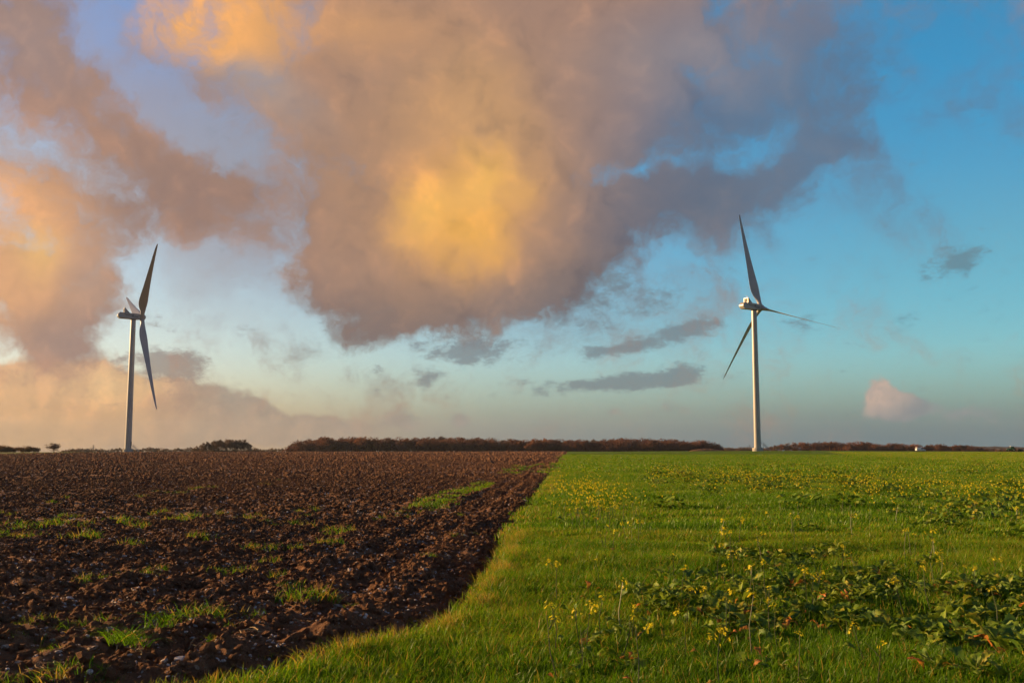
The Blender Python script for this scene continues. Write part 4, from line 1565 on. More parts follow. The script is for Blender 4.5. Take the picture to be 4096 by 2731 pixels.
def scatter(name, pts, rot, scl, idx, sources, label, cat):
    """one object whose geometry nodes set the sources on the points"""
    c = bpy.data.collections.new(name + '_sources')
    for k, o in enumerate(sources):
        o.name = '%s_source_%02d' % (name, k)
        c.objects.link(o)
    me = bpy.data.meshes.new(name)
    me.vertices.add(len(pts))
    me.vertices.foreach_set('co', np.asarray(pts, np.float32).ravel())
    a = me.attributes.new('rot', 'FLOAT_VECTOR', 'POINT')
    a.data.foreach_set('vector', np.asarray(rot, np.float32).ravel())
    a = me.attributes.new('scl', 'FLOAT_VECTOR', 'POINT')
    a.data.foreach_set('vector', np.asarray(scl, np.float32).ravel())
    a = me.attributes.new('idx', 'INT', 'POINT')
    a.data.foreach_set('value', np.asarray(idx, np.int32).ravel())
    o = bpy.data.objects.new(name, me)
    COL.objects.link(o)
    ng = bpy.data.node_groups.new(name, 'GeometryNodeTree')
    ng.interface.new_socket('Geometry', in_out='INPUT', socket_type='NodeSocketGeometry')
    ng.interface.new_socket('Geometry', in_out='OUTPUT', socket_type='NodeSocketGeometry')
    N, L = ng.nodes, ng.links
    gi, go = N.new('NodeGroupInput'), N.new('NodeGroupOutput')
    ip = N.new('GeometryNodeInstanceOnPoints')
    ci = N.new('GeometryNodeCollectionInfo')
    ci.inputs['Collection'].default_value = c
    ci.inputs['Separate Children'].default_value = True
    ci.inputs['Reset Children'].default_value = True
    def attr(nm, typ):
        q = N.new('GeometryNodeInputNamedAttribute')
        q.data_type = typ
        q.inputs['Name'].default_value = nm
        return q.outputs[0]
    er = N.new('FunctionNodeEulerToRotation')
    L.new(attr('rot', 'FLOAT_VECTOR'), er.inputs[0])
    L.new(gi.outputs[0], ip.inputs['Points'])
    L.new(ci.outputs[0], ip.inputs['Instance'])
    ip.inputs['Pick Instance'].default_value = True
    L.new(attr('idx', 'INT'), ip.inputs['Instance Index'])
    L.new(er.outputs[0], ip.inputs['Rotation'])
    L.new(attr('scl', 'FLOAT_VECTOR'), ip.inputs['Scale'])
    L.new(ip.outputs[0], go.inputs[0])
    md = o.modifiers.new('scatter', 'NODES')
    md.node_group = ng
    tag(o, label, cat, kind='stuff')
    return o
def wedge(n, r0, r1, a0=-36, a1=36, power=1.0):
    """points spread evenly over a sector of ground"""
    r = np.sqrt(r0 ** 2 + rng.random(n) * (r1 ** 2 - r0 ** 2)) if power == 1.0 else r0 + (r1 - r0) * rng.random(n) ** power
    a = np.radians(a0 + (a1 - a0) * rng.random(n))
    return np.sin(a) * r, np.cos(a) * r
def in_pale(x, y):
    return (x > np.interp(y, E3Y, E3X, right=1e9)) & (y > 20) & (y < 455)
# leafy patch of mustard on the right, in ground coordinates
def patch_w(x, y):
    """0..1 how much mustard grows here"""
    c1 = 1 - ((x - 3.8) / 2.6) ** 2 - ((y - 8.7) / 2.8) ** 2
    c2 = 1 - ((x - 2.4) / 1.6) ** 2 - ((y - 9.0) / 2.2) ** 2
    c3 = 1 - ((x - 3.6) / 1.5) ** 2 - ((y - 12.6) / 2.0) ** 2
    c4 = 1 - ((x - 4.0) / 1.7) ** 2 - ((y - 6.9) / 1.5) ** 2
    c1 = np.maximum(c1, 0.8 * c4)
    n = 0.35 * perlin(x / 0.9, y / 0.9, 51)
    return np.clip(np.maximum(np.maximum(c1, 0.85 * c2), 0.7 * c3) * 1.7 + n, 0, 1)

def grass_layer(name, n, r0, r1, srcs, zs, label, wide=(0.85, 1.25), tall=(0.75, 1.2), a0=-36, a1=36, thin_patch=True):
    x, y = wedge(n, r0, r1, a0, a1)
    d = field_dist(x, y)
    keep = (d < -0.02 + 0.10 * rng.random(len(d))) & ~in_pale(x, y) & ~((x < np.interp(y, E2Y, E2X)) & (y > 20))
    if thin_patch:
        keep &= rng.random(n) > 0.70 * patch_w(x, y)
    # wheelings and thin places
    thin = sm(perlin(x / 2.2, y / 4.5, 61), 0.25, 0.75)
    keep &= rng.random(n) > 0.45 * thin
    tl = x * math.cos(0.055) - y * math.sin(0.055)
    for t0 in (7.5, 9.3, 31.5, 33.3, 55.5, 57.3, 79.5, 81.3):
        keep &= (np.abs(tl - t0) > (0.20 if r1 < 100 else 0.55)) | (rng.random(n) < 0.12) | (y < 16)
    x, y, d = x[keep], y[keep], d[keep]
    z = zfun(x, y)
    k = len(x)
    near_edge = (d > -0.10 - 0.16 * perlin(x / 0.5, y / 0.5, 64)) & (rng.random(k) < 0.6)
    n0 = len(srcs) - 2
    h_ = n0 // 2
    lightp = 0.5 + 0.75 * perlin(x / 7.0, y / 2.2, 65) + 0.55 * perlin(x / 40.0, y / 13.0, 66)
    idx = np.where(rng.random(k) < lightp, h_ + rng.integers(0, n0 - h_, k), rng.integers(0, h_, k))
    idx[near_edge] = n0 + rng.integers(0, 2, near_edge.sum())
    rot = np.stack([rng.normal(0, 0.07, k), rng.normal(0, 0.07, k), rng.random(k) * 0.7 - 0.35 + np.where(rng.random(k) < 0.3, rng.random(k) * 6.28, 0)], -1)
    lush = 1.0 + 0.24 * perlin(x / 1.6, y / 1.6, 62) + 0.22 * perlin(x / 6.0, y / 3.0, 63)
    sw = rng.uniform(*wide, k)
    sh = rng.uniform(*tall, k) * lush * np.where(near_edge, 1.1, 1.0)
    return scatter(name, np.stack([x, y, z - 0.01], -1), rot, np.stack([sw, sw, sh], -1), idx, srcs, label, 'grass')

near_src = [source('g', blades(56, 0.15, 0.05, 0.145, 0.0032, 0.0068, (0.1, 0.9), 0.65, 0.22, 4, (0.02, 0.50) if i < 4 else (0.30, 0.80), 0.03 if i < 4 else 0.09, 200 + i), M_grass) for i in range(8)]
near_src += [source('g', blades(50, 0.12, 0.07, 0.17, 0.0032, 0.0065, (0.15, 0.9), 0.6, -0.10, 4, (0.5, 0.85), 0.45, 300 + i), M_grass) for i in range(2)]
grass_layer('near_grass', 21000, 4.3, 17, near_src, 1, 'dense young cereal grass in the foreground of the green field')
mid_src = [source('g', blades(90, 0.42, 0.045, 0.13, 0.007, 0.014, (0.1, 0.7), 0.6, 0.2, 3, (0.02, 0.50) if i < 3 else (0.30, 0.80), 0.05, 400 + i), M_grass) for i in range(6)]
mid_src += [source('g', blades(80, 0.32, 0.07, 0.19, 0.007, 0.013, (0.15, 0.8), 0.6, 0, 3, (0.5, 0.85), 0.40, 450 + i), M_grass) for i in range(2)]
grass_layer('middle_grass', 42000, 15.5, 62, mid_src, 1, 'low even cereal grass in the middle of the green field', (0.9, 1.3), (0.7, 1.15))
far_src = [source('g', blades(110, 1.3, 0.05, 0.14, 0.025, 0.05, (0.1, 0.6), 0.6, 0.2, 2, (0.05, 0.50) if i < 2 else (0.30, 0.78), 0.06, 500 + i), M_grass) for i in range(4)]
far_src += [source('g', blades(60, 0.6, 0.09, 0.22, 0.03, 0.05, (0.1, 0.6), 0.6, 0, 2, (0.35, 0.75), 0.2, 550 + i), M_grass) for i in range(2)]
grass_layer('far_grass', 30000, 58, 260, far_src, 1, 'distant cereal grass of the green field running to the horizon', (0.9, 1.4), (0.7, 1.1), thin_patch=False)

x, y = wedge(60000, 95, 450, 8, 36)
kp = in_pale(x, y) & (perlin(x / 9.0, y / 3.0, 81) > -0.15)
x, y = x[kp], y[kp]
k = len(x)
pale_src = [source('g', blades(46, 1.0, 0.05, 0.16, 0.03, 0.06, (0.1, 0.6), 0.6, 0.2, 2, (0.25, 0.65), 0.16, 570 + i), M_grass) for i in range(3)]
scatter('pale_stubble', np.stack([x, y, zfun(x, y)], -1), np.stack([np.zeros(k), np.zeros(k), rng.random(k) * 6.28], -1), np.stack([rng.uniform(0.7, 1.3, k)] * 3, -1), rng.integers(0, 3, k), pale_src,
        'thin straw-green stubble on the paler field round the van', 'stubble')

# ------------------------------------------------------------------ soil: clods, pebbles
def lump(seed, rough, sub=2, flat=0.75):
    bm = bmesh.new()
    bmesh.ops.create_icosphere(bm, subdivisions=sub, radius=1.0)
    g = np.random.default_rng(seed)
    co = np.array([v.co[:] for v in bm.verts])
    k1, k2 = g.normal(size=(5, 3)) * 2.2, g.normal(size=(6, 3)) * 5.0
    p1, p2 = g.random(5) * 6.28, g.random(6) * 6.28
    dsp = 1 + rough * (np.sin(co @ k1.T + p1).mean(1) * 1.1 + np.sin(co @ k2.T + p2).mean(1) * 1.0) + g.normal(0, rough * 0.22, len(co))
    co = co * dsp[:, None] * np.array([1.0, g.uniform(0.65, 0.95), g.uniform(flat * 0.7, flat)])
    V = [tuple(c) for c in co]
    Fc = [tuple(v.index for v in f.verts) for f in bm.faces]
    bm.free()
    return V, Fc, [float(g.random())] * len(V)
def flint_mat():
    m, nt, b = newmat('flint', 0.65, 0.35)
    N, L = nt.nodes, nt.links
    oi = N.new('ShaderNodeObjectInfo')
    r = N.new('ShaderNodeValToRGB')
    e = r.color_ramp.elements
    e[0].position, e[0].color = 0.0, (0.24, 0.17, 0.12, 1)
    e[1].position, e[1].color = 1.0, (0.70, 0.66, 0.62, 1)
    e.new(0.45).color = (0.42, 0.34, 0.28, 1)
    e.new(0.75).color = (0.50, 0.50, 0.52, 1)
    L.new(oi.outputs['Random'], r.inputs[0])
    tcn = N.new('ShaderNodeTexCoord')
    n = N.new('ShaderNodeTexNoise')
    n.inputs['Scale'].default_value = 2.5
    n.inputs['Detail'].default_value = 5
    L.new(tcn.outputs['Object'], n.inputs['Vector'])
    r2 = N.new('ShaderNodeValToRGB')
    r2.color_ramp.elements[0].position = 0.42
    r2.color_ramp.elements[1].position = 0.58
    r2.color_ramp.elements[0].color = (0.55, 0.40, 0.30, 1)
    L.new(n.outputs['Fac'], r2.inputs[0])
    mx = N.new('ShaderNodeMix')
    mx.data_type = 'RGBA'
    mx.blend_type = 'MULTIPLY'
    mx.inputs[0].default_value = 0.8
    L.new(r.outputs[0], mx.inputs[6])
    L.new(r2.outputs[0], mx.inputs[7])
    L.new(mx.outputs[2], b.inputs['Base Color'])
    return m
M_flint = flint_mat()
def lumps_layer(name, n, r0, r1, srcs, s0, s1, label, cat, sink, power=3.0, a0=-36, a1=6):
    x, y = wedge(n, r0, r1, a0, a1)
    d = field_dist(x, y)
    keep = d > 0.05
    cl_ = perlin(x / 1.4, y / 1.4, 71)
    keep &= rng.random(n) < 0.78 + 0.6 * cl_
    x, y = x[keep], y[keep]
    z = zfun(x, y)
    k = len(x)
    s = s0 + (s1 - s0) * rng.random(k) ** power
    rot = rng.random((k, 3)) * 6.28
    rot[:, :2] = rng.normal(0, 0.35, (k, 2))
    return scatter(name, np.stack([x, y, z + s * sink], -1), rot, np.stack([s, s, s], -1), rng.integers(0, len(srcs), k), srcs, label, cat)
def clods(n, base):
    return [source('c', lump(base + i, 0.55, 2, 0.8), M_soil) for i in range(n)]
def peb(n, base):
    return [source('p', lump(base + i, 0.22, 1, 0.62), M_flint) for i in range(n)]
lumps_layer('near_soil_clods', 90000, 4.8, 22, clods(6, 800), 0.007, 0.060, 'crumbly brown clods strewn over the near ploughed soil', 'clods', 0.1, 3.4)
lumps_layer('middle_soil_clods', 130000, 20, 58, clods(4, 840), 0.012, 0.085, 'crumbly brown clods strewn over the soil beyond the weedy band', 'clods', 0.1, 3.0)
lumps_layer('far_soil_clods', 110000, 50, 130, clods(4, 830), 0.02, 0.14, 'brown clods strewn over the middle of the ploughed field', 'clods', 0.1, 3.0)
lumps_layer('distant_soil_clods', 80000, 120, 280, clods(3, 845), 0.06, 0.26, 'distant brown clods of the ploughed field near its far end', 'clods', 0.1, 3.0)
lumps_layer('horizon_soil_clods', 60000, 275, 640, clods(2, 848), 0.15, 0.55, 'far brown clods of the ploughed field on the skyline', 'clods', 0.0, 3.0)
lumps_layer('near_pebbles', 62000, 4.8, 24, peb(6, 860), 0.005, 0.024, 'small pale flint pebbles sprinkled on the near soil', 'pebbles', 0.25, 2.5)
lumps_layer('far_pebbles', 95000, 20, 115, peb(4, 880), 0.014, 0.042, 'pale flint pebbles sprinkled on the middle of the ploughed field', 'pebbles', 0.4, 2.5)

# larger flints, one by one
flint_meshes = []
for i in range(7):
    V, Fc, T = lump(900 + i, 0.26, 2, 0.55)
    flint_meshes.append(np_mesh('flint_stone', V, Fc, T, M_flint))
FL = [(1355, 2390, .075), (1710, 2388, .055), (220, 2535, .05), (440, 2530, .055), (80, 2630, .05), (130, 2580, .045), (235, 2605, .035), (20, 2590, .05), (490, 2540, .04), (1640, 2340, .05), (1400, 2290, .05),
      (1330, 2300, .05), (1345, 2155, .06), (1380, 2450, .045), (1345, 2455, .04), (600, 2380, .04), (540, 2320, .035), (1010, 2130, .06), (950, 2110, .06), (280, 2380, .05), (1090, 2070, .06), (385, 2260, .04), (300, 2275, .04),
      (1420, 2465, .04), (1460, 2480, .035), (670, 2670, .035), (690, 2640, .04), (30, 2650, .035), (370, 2585, .045), (290, 2365, .045), (1800, 2380, .05), (1650, 2200, .05), (1700, 2310, .04), (120, 2200, .05), (130, 2240, .05), (1690, 2320, .045), (660, 2690, .04), (720, 2675, .05)]
rs = random.Random(11)
for px, py, s in FL:
    x, y = ground_pix(px, py, -0.06)
    if float(field_dist(np.array([x]), np.array([y]))[0]) < 0.1:
        continue
    o = bpy.data.objects.new('flint_stone', rs.choice(flint_meshes))
    COL.objects.link(o)
    s *= 0.85
    o.location = (x, y, zat(x, y) + s * 0.22)
    o.scale = (s, s * rs.uniform(0.75, 1.1), s)
    o.rotation_euler = (rs.gauss(0, 0.3), rs.gauss(0, 0.3), rs.uniform(0, 6.28))
    tag(o, 'large pale flint stone lying on the near ploughed soil', 'stone', 'large flints on the soil')

# tufts left in the ploughed soil
tuft_kinds = []
for i in range(4):
    tuft_kinds.append(np_mesh('grass_tuft', *blades(80, 0.15, 0.03, 0.125, 0.0035, 0.007, (0.3, 1.2), 0.6, 0.1, 4, (0.1, 0.62), 0.22, 600 + i), M_grass))
flop_kinds = [np_mesh('drooping_grass', *blades(60, 0.10, 0.14, 0.30, 0.004, 0.008, (0.5, 1.1), 0.4, 0.0, 6, (0.05, 0.45), 0.06, 640 + i, 0.75), M_grass) for i in range(2)]
wide_kinds = [np_mesh('grass_tuft', *blades(420, 0.75, 0.04, 0.14, 0.010, 0.018, (0.2, 1.0), 0.6, 0.1, 3, (0.1, 0.62), 0.08, 660 + i), M_grass) for i in range(3)]
TU = []
# (px, py of the foot, size)
near_t = [(60, 2722, 1.3), (150, 2716, 1.1), (250, 2724, 1.2), (330, 2730, 1.0), (420, 2728, 0.8), (790, 2445, 1.5), (760, 2475, 1.2), (830, 2470, 1.1), (720, 2490, 1.0), (990, 2440, 1.1), (950, 2500, 1.1), (1190, 2385, 1.5), (1240, 2390, 1.5), (1280, 2385, 1.3), (1440, 2410, 0.9), (300, 2500, 1.4), (360, 2490, 1.4),
          (230, 2545, 1.2), (160, 2490, 0.9), (120, 2480, 0.8), (280, 2425, 0.8), (600, 2400, 0.8), (540, 2410, 0.6), (640, 2390, 0.7), (1130, 2300, 1.1), (1160, 2330, 1.0), (900, 2275, 1.1), (840, 2285, 1.0), (980, 2290, 1.1), (1080, 2250, 1.1),
          (360, 2315, 1.1), (420, 2310, 1.0), (560, 2290, 1.2), (620, 2275, 1.2), (330, 2320, 0.8), (190, 2315, 0.6), (1050, 2610, 0.7), (880, 2550, 0.8), (200, 2590, 0.6), (70, 2550, 0.5), (1830, 2150, 0.9), (1715, 2240, 0.7), (1450, 2225, 0.8)]
mid_t = [(60, 2105, 1.2), (120, 2115, 1.2), (180, 2095, 1.2), (230, 2085, 1.3), (40, 2145, 1.1), (130, 2148, 1.1), (310, 2148, 1.2), (270, 2055, 1.0), (330, 2090, 1.0), (520, 2090, 1.2), (560, 2100, 1.1), (470, 2075, 1.0), (640, 2045, 1.0),
         (700, 2080, 1.2), (740, 2070, 1.1), (780, 2060, 1.2), (830, 2150, 1.0), (900, 2050, 1.0), (960, 2070, 0.9), (1020, 2060, 1.1), (1030, 2190, 1.0), (1190, 2190, 1.1), (1190, 2085, 1.0), (1220, 2060, 1.0), (1100, 2090, 0.9), (1340, 2130, 1.2), (1370, 2120, 1.2),
         (1320, 2170, 1.1), (520, 2170, 1.0), (20, 2055, 1.0), (1250, 2040, 0.9), (1700, 2045, 1.1), (1620, 2060, 0.9), (1640, 2025, 0.9), (1580, 2050, 0.9), (1520, 2060, 0.7), (215, 2008, 0.9), (275, 1990, 0.9), (660, 1965, 0.9), (710, 1970, 0.8), (800, 1950, 1.1), (850, 1945, 1.1),
         (560, 1980, 0.8), (1830, 2060, 0.7), (1050, 1930, 0.8), (1110, 1915, 0.8), (1250, 1895, 0.7)]
for px, py, s in near_t:
    TU.append((px, py, s * 1.05, 0))
    TU.append((px + rs.uniform(-70, 70), py + rs.uniform(-16, 16), s * rs.uniform(0.45, 0.75), 0))
for px, py, s in mid_t:
    TU.append((px, py, s * 1.6, 0))
    TU.append((px + rs.uniform(-45, 45), py + rs.uniform(-12, 12), s * rs.uniform(0.9, 1.5), 0))
for px, py, s in [(500, 2610, 1.2), (530, 2640, 1.1), (640, 2560, 1.2), (480, 2580, 1.0)]:
    TU.append((px, py, s, 1))
# long turf strips left between the furrows
for t_ in np.linspace(0, 1, 13):
    TU.append((1715 + t_ * 160, 2030 - t_ * 82 + rs.uniform(-4, 4), rs.uniform(0.7, 1.0), 2))
for t_ in np.linspace(0, 1, 8):
    TU.append((1910 + t_ * 40, 1948 - t_ * 18, rs.uniform(0.5, 0.7), 2))
for t_ in np.linspace(0, 1, 12):
    TU.append((2020 + t_ * 115, 1893 - t_ * 34 + rs.uniform(-3, 3), rs.uniform(1.0, 1.5), 2))
for px, py, s, kd in TU:
    x, y = ground_pix(px, py, -0.05)
    if float(field_dist(np.array([x]), np.array([y]))[0]) < 0.05:
        continue
    me = rs.choice((tuft_kinds, flop_kinds, wide_kinds)[kd])
    o = bpy.data.objects.new(('grass_tuft', 'drooping_grass', 'grass_tuft')[kd], me)
    COL.objects.link(o)
    o.location = (x, y, zat(x, y) - 0.022 + (0.12 if kd == 1 else 0.0))
    o.scale = (s, s, s * rs.uniform(0.85, 1.15) if kd < 2 else 1.0 * rs.uniform(0.9, 1.3))
    o.rotation_euler = (rs.gauss(0, 0.12), rs.gauss(0, 0.12), rs.uniform(0, 6.28))
    if kd == 0:
        if py > 2690:
            tag(o, 'green grass tuft at the corner where the soil meets the near grass', 'grass tuft', 'tufts at the near soil corner')
        elif py > 2200:
            if s > 1.2:
                tag(o, 'large bushy green grass tuft left standing in the near ploughed soil', 'grass tuft', 'large grass tufts in the near soil')
            else:
                tag(o, 'small low green grass tuft half buried in the near ploughed soil', 'grass tuft', 'small grass tufts in the near soil')
        elif py > 2035:
            tag(o, 'green grass tuft in the weedy band across the middle of the ploughed soil', 'grass tuft', 'grass tufts of the weedy band')
        else:
            tag(o, 'tiny green grass tuft on the soil beyond the weedy band', 'grass tuft', 'grass tufts beyond the weedy band')
    elif kd == 1:
        tag(o, 'long dark green grass drooping over a hollow in the soil', 'grass tuft', 'drooping grass over the hollow')
    else:
        tag(o, 'mossy green turf clump in the strip left between the furrows', 'grass tuft', 'turf strips between the furrows')
# dry straw lying on the soil
straw_m = []
for i in range(4):
    g = random.Random(40 + i)
    b = MB()
    for q in range(g.randint(3, 6)):
        p = Vector((g.uniform(-.05, .05), g.uniform(-.05, .05), 0.02))
        d = Vector((g.gauss(0, 1), g.gauss(0, 1), g.uniform(0, 0.6))).normalized()
        pts = [p]
        for w_ in range(4):
            d = (d + Vector((g.gauss(0, .35), g.gauss(0, .35), g.gauss(-.12, .25)))).normalized()
            p = p + d * g.uniform(0.03, 0.05)
            pts.append(Vector((p.x, p.y, max(p.z, 0.0))))
        b.tube(pts, [0.004, 0.005, 0.0045, 0.004, 0.002], 4)
    o_ = b.build('dry_straw', M_straw, None, smooth=True, link=False)
    a = o_.data.attributes.new('tone', 'FLOAT', 'POINT')
    a.data.foreach_set('value', [0.2 + 0.6 * g.random()] * len(o_.data.vertices))
    straw_m.append(o_.data)
for px, py in [(190, 2680), (230, 2700), (260, 2670), (160, 2660), (780, 2570), (830, 2560), (980, 2560), (1000, 2550), (280, 2540), (310, 2520), (450, 2560), (700, 2520), (1010, 2470), (380, 2460), (560, 2620), (1240, 2460)]:
    x, y = ground_pix(px, py, -0.05)
    if float(field_dist(np.array([x]), np.array([y]))[0]) < 0.0:
        continue
    o = bpy.data.objects.new('dry_straw', rs.choice(straw_m))
    COL.objects.link(o)
    o.location = (x, y, zat(x, y) + 0.004)
    o.rotation_euler = (0, 0, rs.uniform(0, 6.28))
    tag(o, 'curled dry straw stalks lying on the near soil', 'straw', 'dry straw on the soil')
# ------------------------------------------------------------------ mustard plants
def leaf_mesh(seed, tone_mean):
    """lobed, curled leaf with its stalk, lying along +X, unit length"""
    g = np.random.default_rng(seed)
    nu, nv = 11, 5
    V, Fc, T = [], [], []
    curl = g.uniform(0.25, 0.8)
    fold = g.uniform(0.15, 0.45)
    side = g.uniform(-0.25, 0.25)
    ph = g.random() * 6
    for i in range(nu):
        t = i / (nu - 1)
        w = 0.34 * (math.sin(math.pi * min(1, t * 0.92 + 0.10)) ** 0.65) * (0.45 + 0.75 * t if t < 0.6 else 0.9)
        w *= 1 + 0.20 * math.sin(t * 21 + ph)
        if i == nu - 1:
            w *= 0.35
        for j in range(nv):
            s = (j / (nv - 1)) * 2 - 1
            x_ = t + 0.03 * math.cos(3 * s)
            y_ = s * w + side * t * t
            z_ = 0.30 * math.sin(t * 2.2) - curl * t * t * 0.55 + fold * abs(s) * w + 0.05 * math.sin(9 * t + 4 * s + ph) + g.normal(0, 0.008)
            V.append((x_, y_, z_))
            rib = 0.10 if j == nv // 2 else 0.0
            T.append(float(np.clip(tone_mean + 0.10 * math.sin(7 * t + 3 * s + ph) + 0.10 * abs(s) + rib + g.normal(0, 0.03), 0, 1)))
    for i in range(nu - 1):
        for j in range(nv - 1):
            a = i * nv + j
            Fc.append((a, a + 1, a + 1 + nv, a + nv))
    k = len(V)
    for q, (x_, z_) in enumerate(((-0.75, -0.42), (-0.4, -0.12), (0.25, 0.13))):
        for a in range(3):
            th = a * 2.094
            V.append((x_, 0.022 * math.cos(th), z_ + 0.022 * math.sin(th)))
            T.append(min(1, tone_mean + 0.15))
    for q in range(2):
        for a in range(3):
            b_ = (a + 1) % 3
            Fc.append((k + q * 3 + a, k + q * 3 + b_, k + q * 3 + 3 + b_, k + q * 3 + 3 + a))
    me = np_mesh('leaf', V, Fc, T, M_rape)
    me.polygons.foreach_set('use_smooth', [True] * len(me.polygons))
    return me
leaves_green = [leaf_mesh(1000 + i, 0.10 + 0.05 * i) for i in range(8)]
leaves_brown = [leaf_mesh(1050 + i, 0.72 + 0.10 * i) for i in range(3)]
def flower_mesh(seed, n=9, rad=0.016, petal=0.007):
    g = random.Random(seed)
    V, Fc, T = [], [], []
    for f in range(n):
        c = Vector((g.gauss(0, rad), g.gauss(0, rad), g.uniform(-rad, rad * 0.8)))
        up = (Vector((c.x, c.y, 0.02 + abs(c.z)))).normalized()
        e1 = up.orthogonal().normalized()
        e2 = up.cross(e1)
        for q in range(4):
            a = q * math.pi / 2 + g.uniform(-0.2, 0.2)
            d = e1 * math.cos(a) + e2 * math.sin(a)
            s = d.cross(up)
            tip = c + d * petal * 1.6 + up * petal * 0.5
            k = len(V)
            V += [tuple(c), tuple(c + d * petal + s * petal * 0.7 + up * 0.002), tuple(tip), tuple(c + d * petal - s * petal * 0.7 + up * 0.002)]
            T += [g.random()] * 4
            Fc.append((k, k + 1, k + 2, k + 3))
    return np_mesh('flower_head', V, Fc, T, M_petal)
flower_m = [flower_mesh(70 + i, 6 + i, 0.011 + 0.0015 * i, 0.006) for i in range(5)]
def stem_mesh(seed, h):
    g = random.Random(seed)
    b = MB()
    tip = Vector((g.gauss(0, 0.05) * h / 0.35, g.gauss(0, 0.05) * h / 0.35, h))
    m = tip * 0.5 + Vector((g.gauss(0, 0.02), g.gauss(0, 0.02), 0))
    b.tube([(0, 0, -0.02), m, tip], [0.0045, 0.0035, 0.002], 5)
    tips = [tip]
    for q in range(g.randint(0, 2)):
        t = g.uniform(0.6, 0.85)
        p = tip * t
        d = Vector((g.gauss(0, 1), g.gauss(0, 1), 1.2)).normalized()
        e = p + d * h * g.uniform(0.16, 0.34)
        b.tube([p, p + d * 0.4 * (e - p).length + Vector((0, 0, .004)), e], [0.0028, 0.0022, 0.0015], 4)
        tips.append(e)
    o = b.build('stem', M_stem, None, smooth=True, link=False)
    a = o.data.attributes.new('tone', 'FLOAT', 'POINT')
    a.data.foreach_set('value', [min(1.0, 0.1 + 0.8 * v.co.z / h) for v in o.data.vertices])
    return o.data, tips
stem_m = [stem_mesh(90 + i, 0.34 + 0.03 * (i % 3)) for i in range(7)]

def mustard(x, y, n_leaf, size, flower, label, group, rs, head=1.0, stem_scale=1.0, tips_max=4):
    z = zat(x, y)
    r = empty('mustard_plant', (x, y, z), 0)
    tag(r, label, 'plant', group)
    a0 = rs.uniform(0, 6.28)
    for i in range(n_leaf):
        brown = rs.random() < 0.09
        me = rs.choice(leaves_brown if brown else leaves_green)
        o = bpy.data.objects.new('leaf', me)
        COL.objects.link(o)
        o.parent = r
        a = a0 + i * 2.4 + rs.uniform(-0.4, 0.4)
        s = size * rs.uniform(0.6, 1.25) * (0.8 if brown else 1)
        rad = 0.75 * s * rs.uniform(0.6, 1.1)
        hgt = (0.06 if brown else rs.uniform(0.02, 0.11))
        o.location = (math.cos(a) * rad, math.sin(a) * rad, hgt)
        o.rotation_euler = (rs.gauss(0, 0.45), rs.uniform(-0.75, 0.35), a)
        o.scale = (s, s * rs.uniform(0.9, 1.5), s)
    if flower:
        sm_, tips = rs.choice(stem_m)
        o = bpy.data.objects.new('stem', sm_)
        COL.objects.link(o)
        o.parent = r
        sc = stem_scale
        rz = rs.uniform(0, 6.28)
        o.scale = (sc, sc, sc)
        o.rotation_euler = (0, 0, rz)
        for t in tips[:tips_max]:
            if rs.random() < 0.35 and len(tips) > 1:
                continue
            f = bpy.data.objects.new('flower_head', rs.choice(flower_m))
            COL.objects.link(f)
            f.parent = o
            f.location = t
            k = rs.uniform(0.75, 1.3) * head
            f.scale = (k, k, k * 1.15)
            f.rotation_euler = (rs.gauss(0, 0.4), rs.gauss(0, 0.4), rs.uniform(0, 6.28))
    return r
rs = random.Random(21)
# leafy patch
cnt = 0
tries = 0
while cnt < 205 and tries < 9000:
    tries += 1
    a = math.radians(rs.uniform(2, 31))
    rad = math.sqrt(rs.uniform(6.3 ** 2, 15 ** 2))
    x, y = math.sin(a) * rad, math.cos(a) * rad
    w = float(patch_w(np.array([x]), np.array([y]))[0])
    if rs.random() > w:
        continue
    mustard(x, y, rs.randint(8, 12), rs.uniform(0.075, 0.145), False, 'broad-leaved mustard plant in the dark leafy patch on the green field', 'mustard plants of the leafy patch', rs, stem_scale=rs.uniform(0.8, 1.1))
    cnt += 1
# scattered leafy plants near by
for i in range(28):
    px, py = rs.uniform(2250, 3100), rs.uniform(2330, 2720)
    if i < 6:
        px, py = [(1610, 2715), (2380, 2590), (2440, 2560), (2530, 2570), (3000, 2700), (3140, 2715)][i]
    x, y = ground_pix(px, py)
    mustard(x, y, rs.randint(3, 6), rs.uniform(0.07, 0.11), False, 'small mustard plant growing singly in the near cereal grass', 'single mustard plants in the grass', rs)
# yellow flowers seen one by one
FLW = [(2696 + a / 1.68, 1800 + b_ / 1.68) for a, b_ in [(340, 780), (340, 930), (515, 995), (635, 895), (635, 960), (690, 1000), (890, 800), (930, 790), (925, 850), (1125, 645), (1155, 690), (1205, 668), (1735, 740), (1720, 775),
       (1570, 810), (1745, 590), (1700, 560), (1550, 540), (2000, 757), (2045, 777), (2155, 730), (2160, 865), (1290, 1195), (820, 1243), (1365, 1315), (75, 1090), (205, 903), (370, 988), (525, 780), (480, 745), (400, 700), (380, 570), (570, 580),
       (280, 660), (5, 695), (55, 795), (300, 1160), (1190, 440), (1650, 350), (1640, 320), (2270, 380), (2230, 440), (1580, 515), (85, 880), (310, 450), (360, 490), (430, 460), (640, 430), (805, 460), (780, 415), (710, 290), (1125, 325), (620, 755), (970, 680), (2330, 370), (1770, 675), (1605, 560), (2190, 360)]]
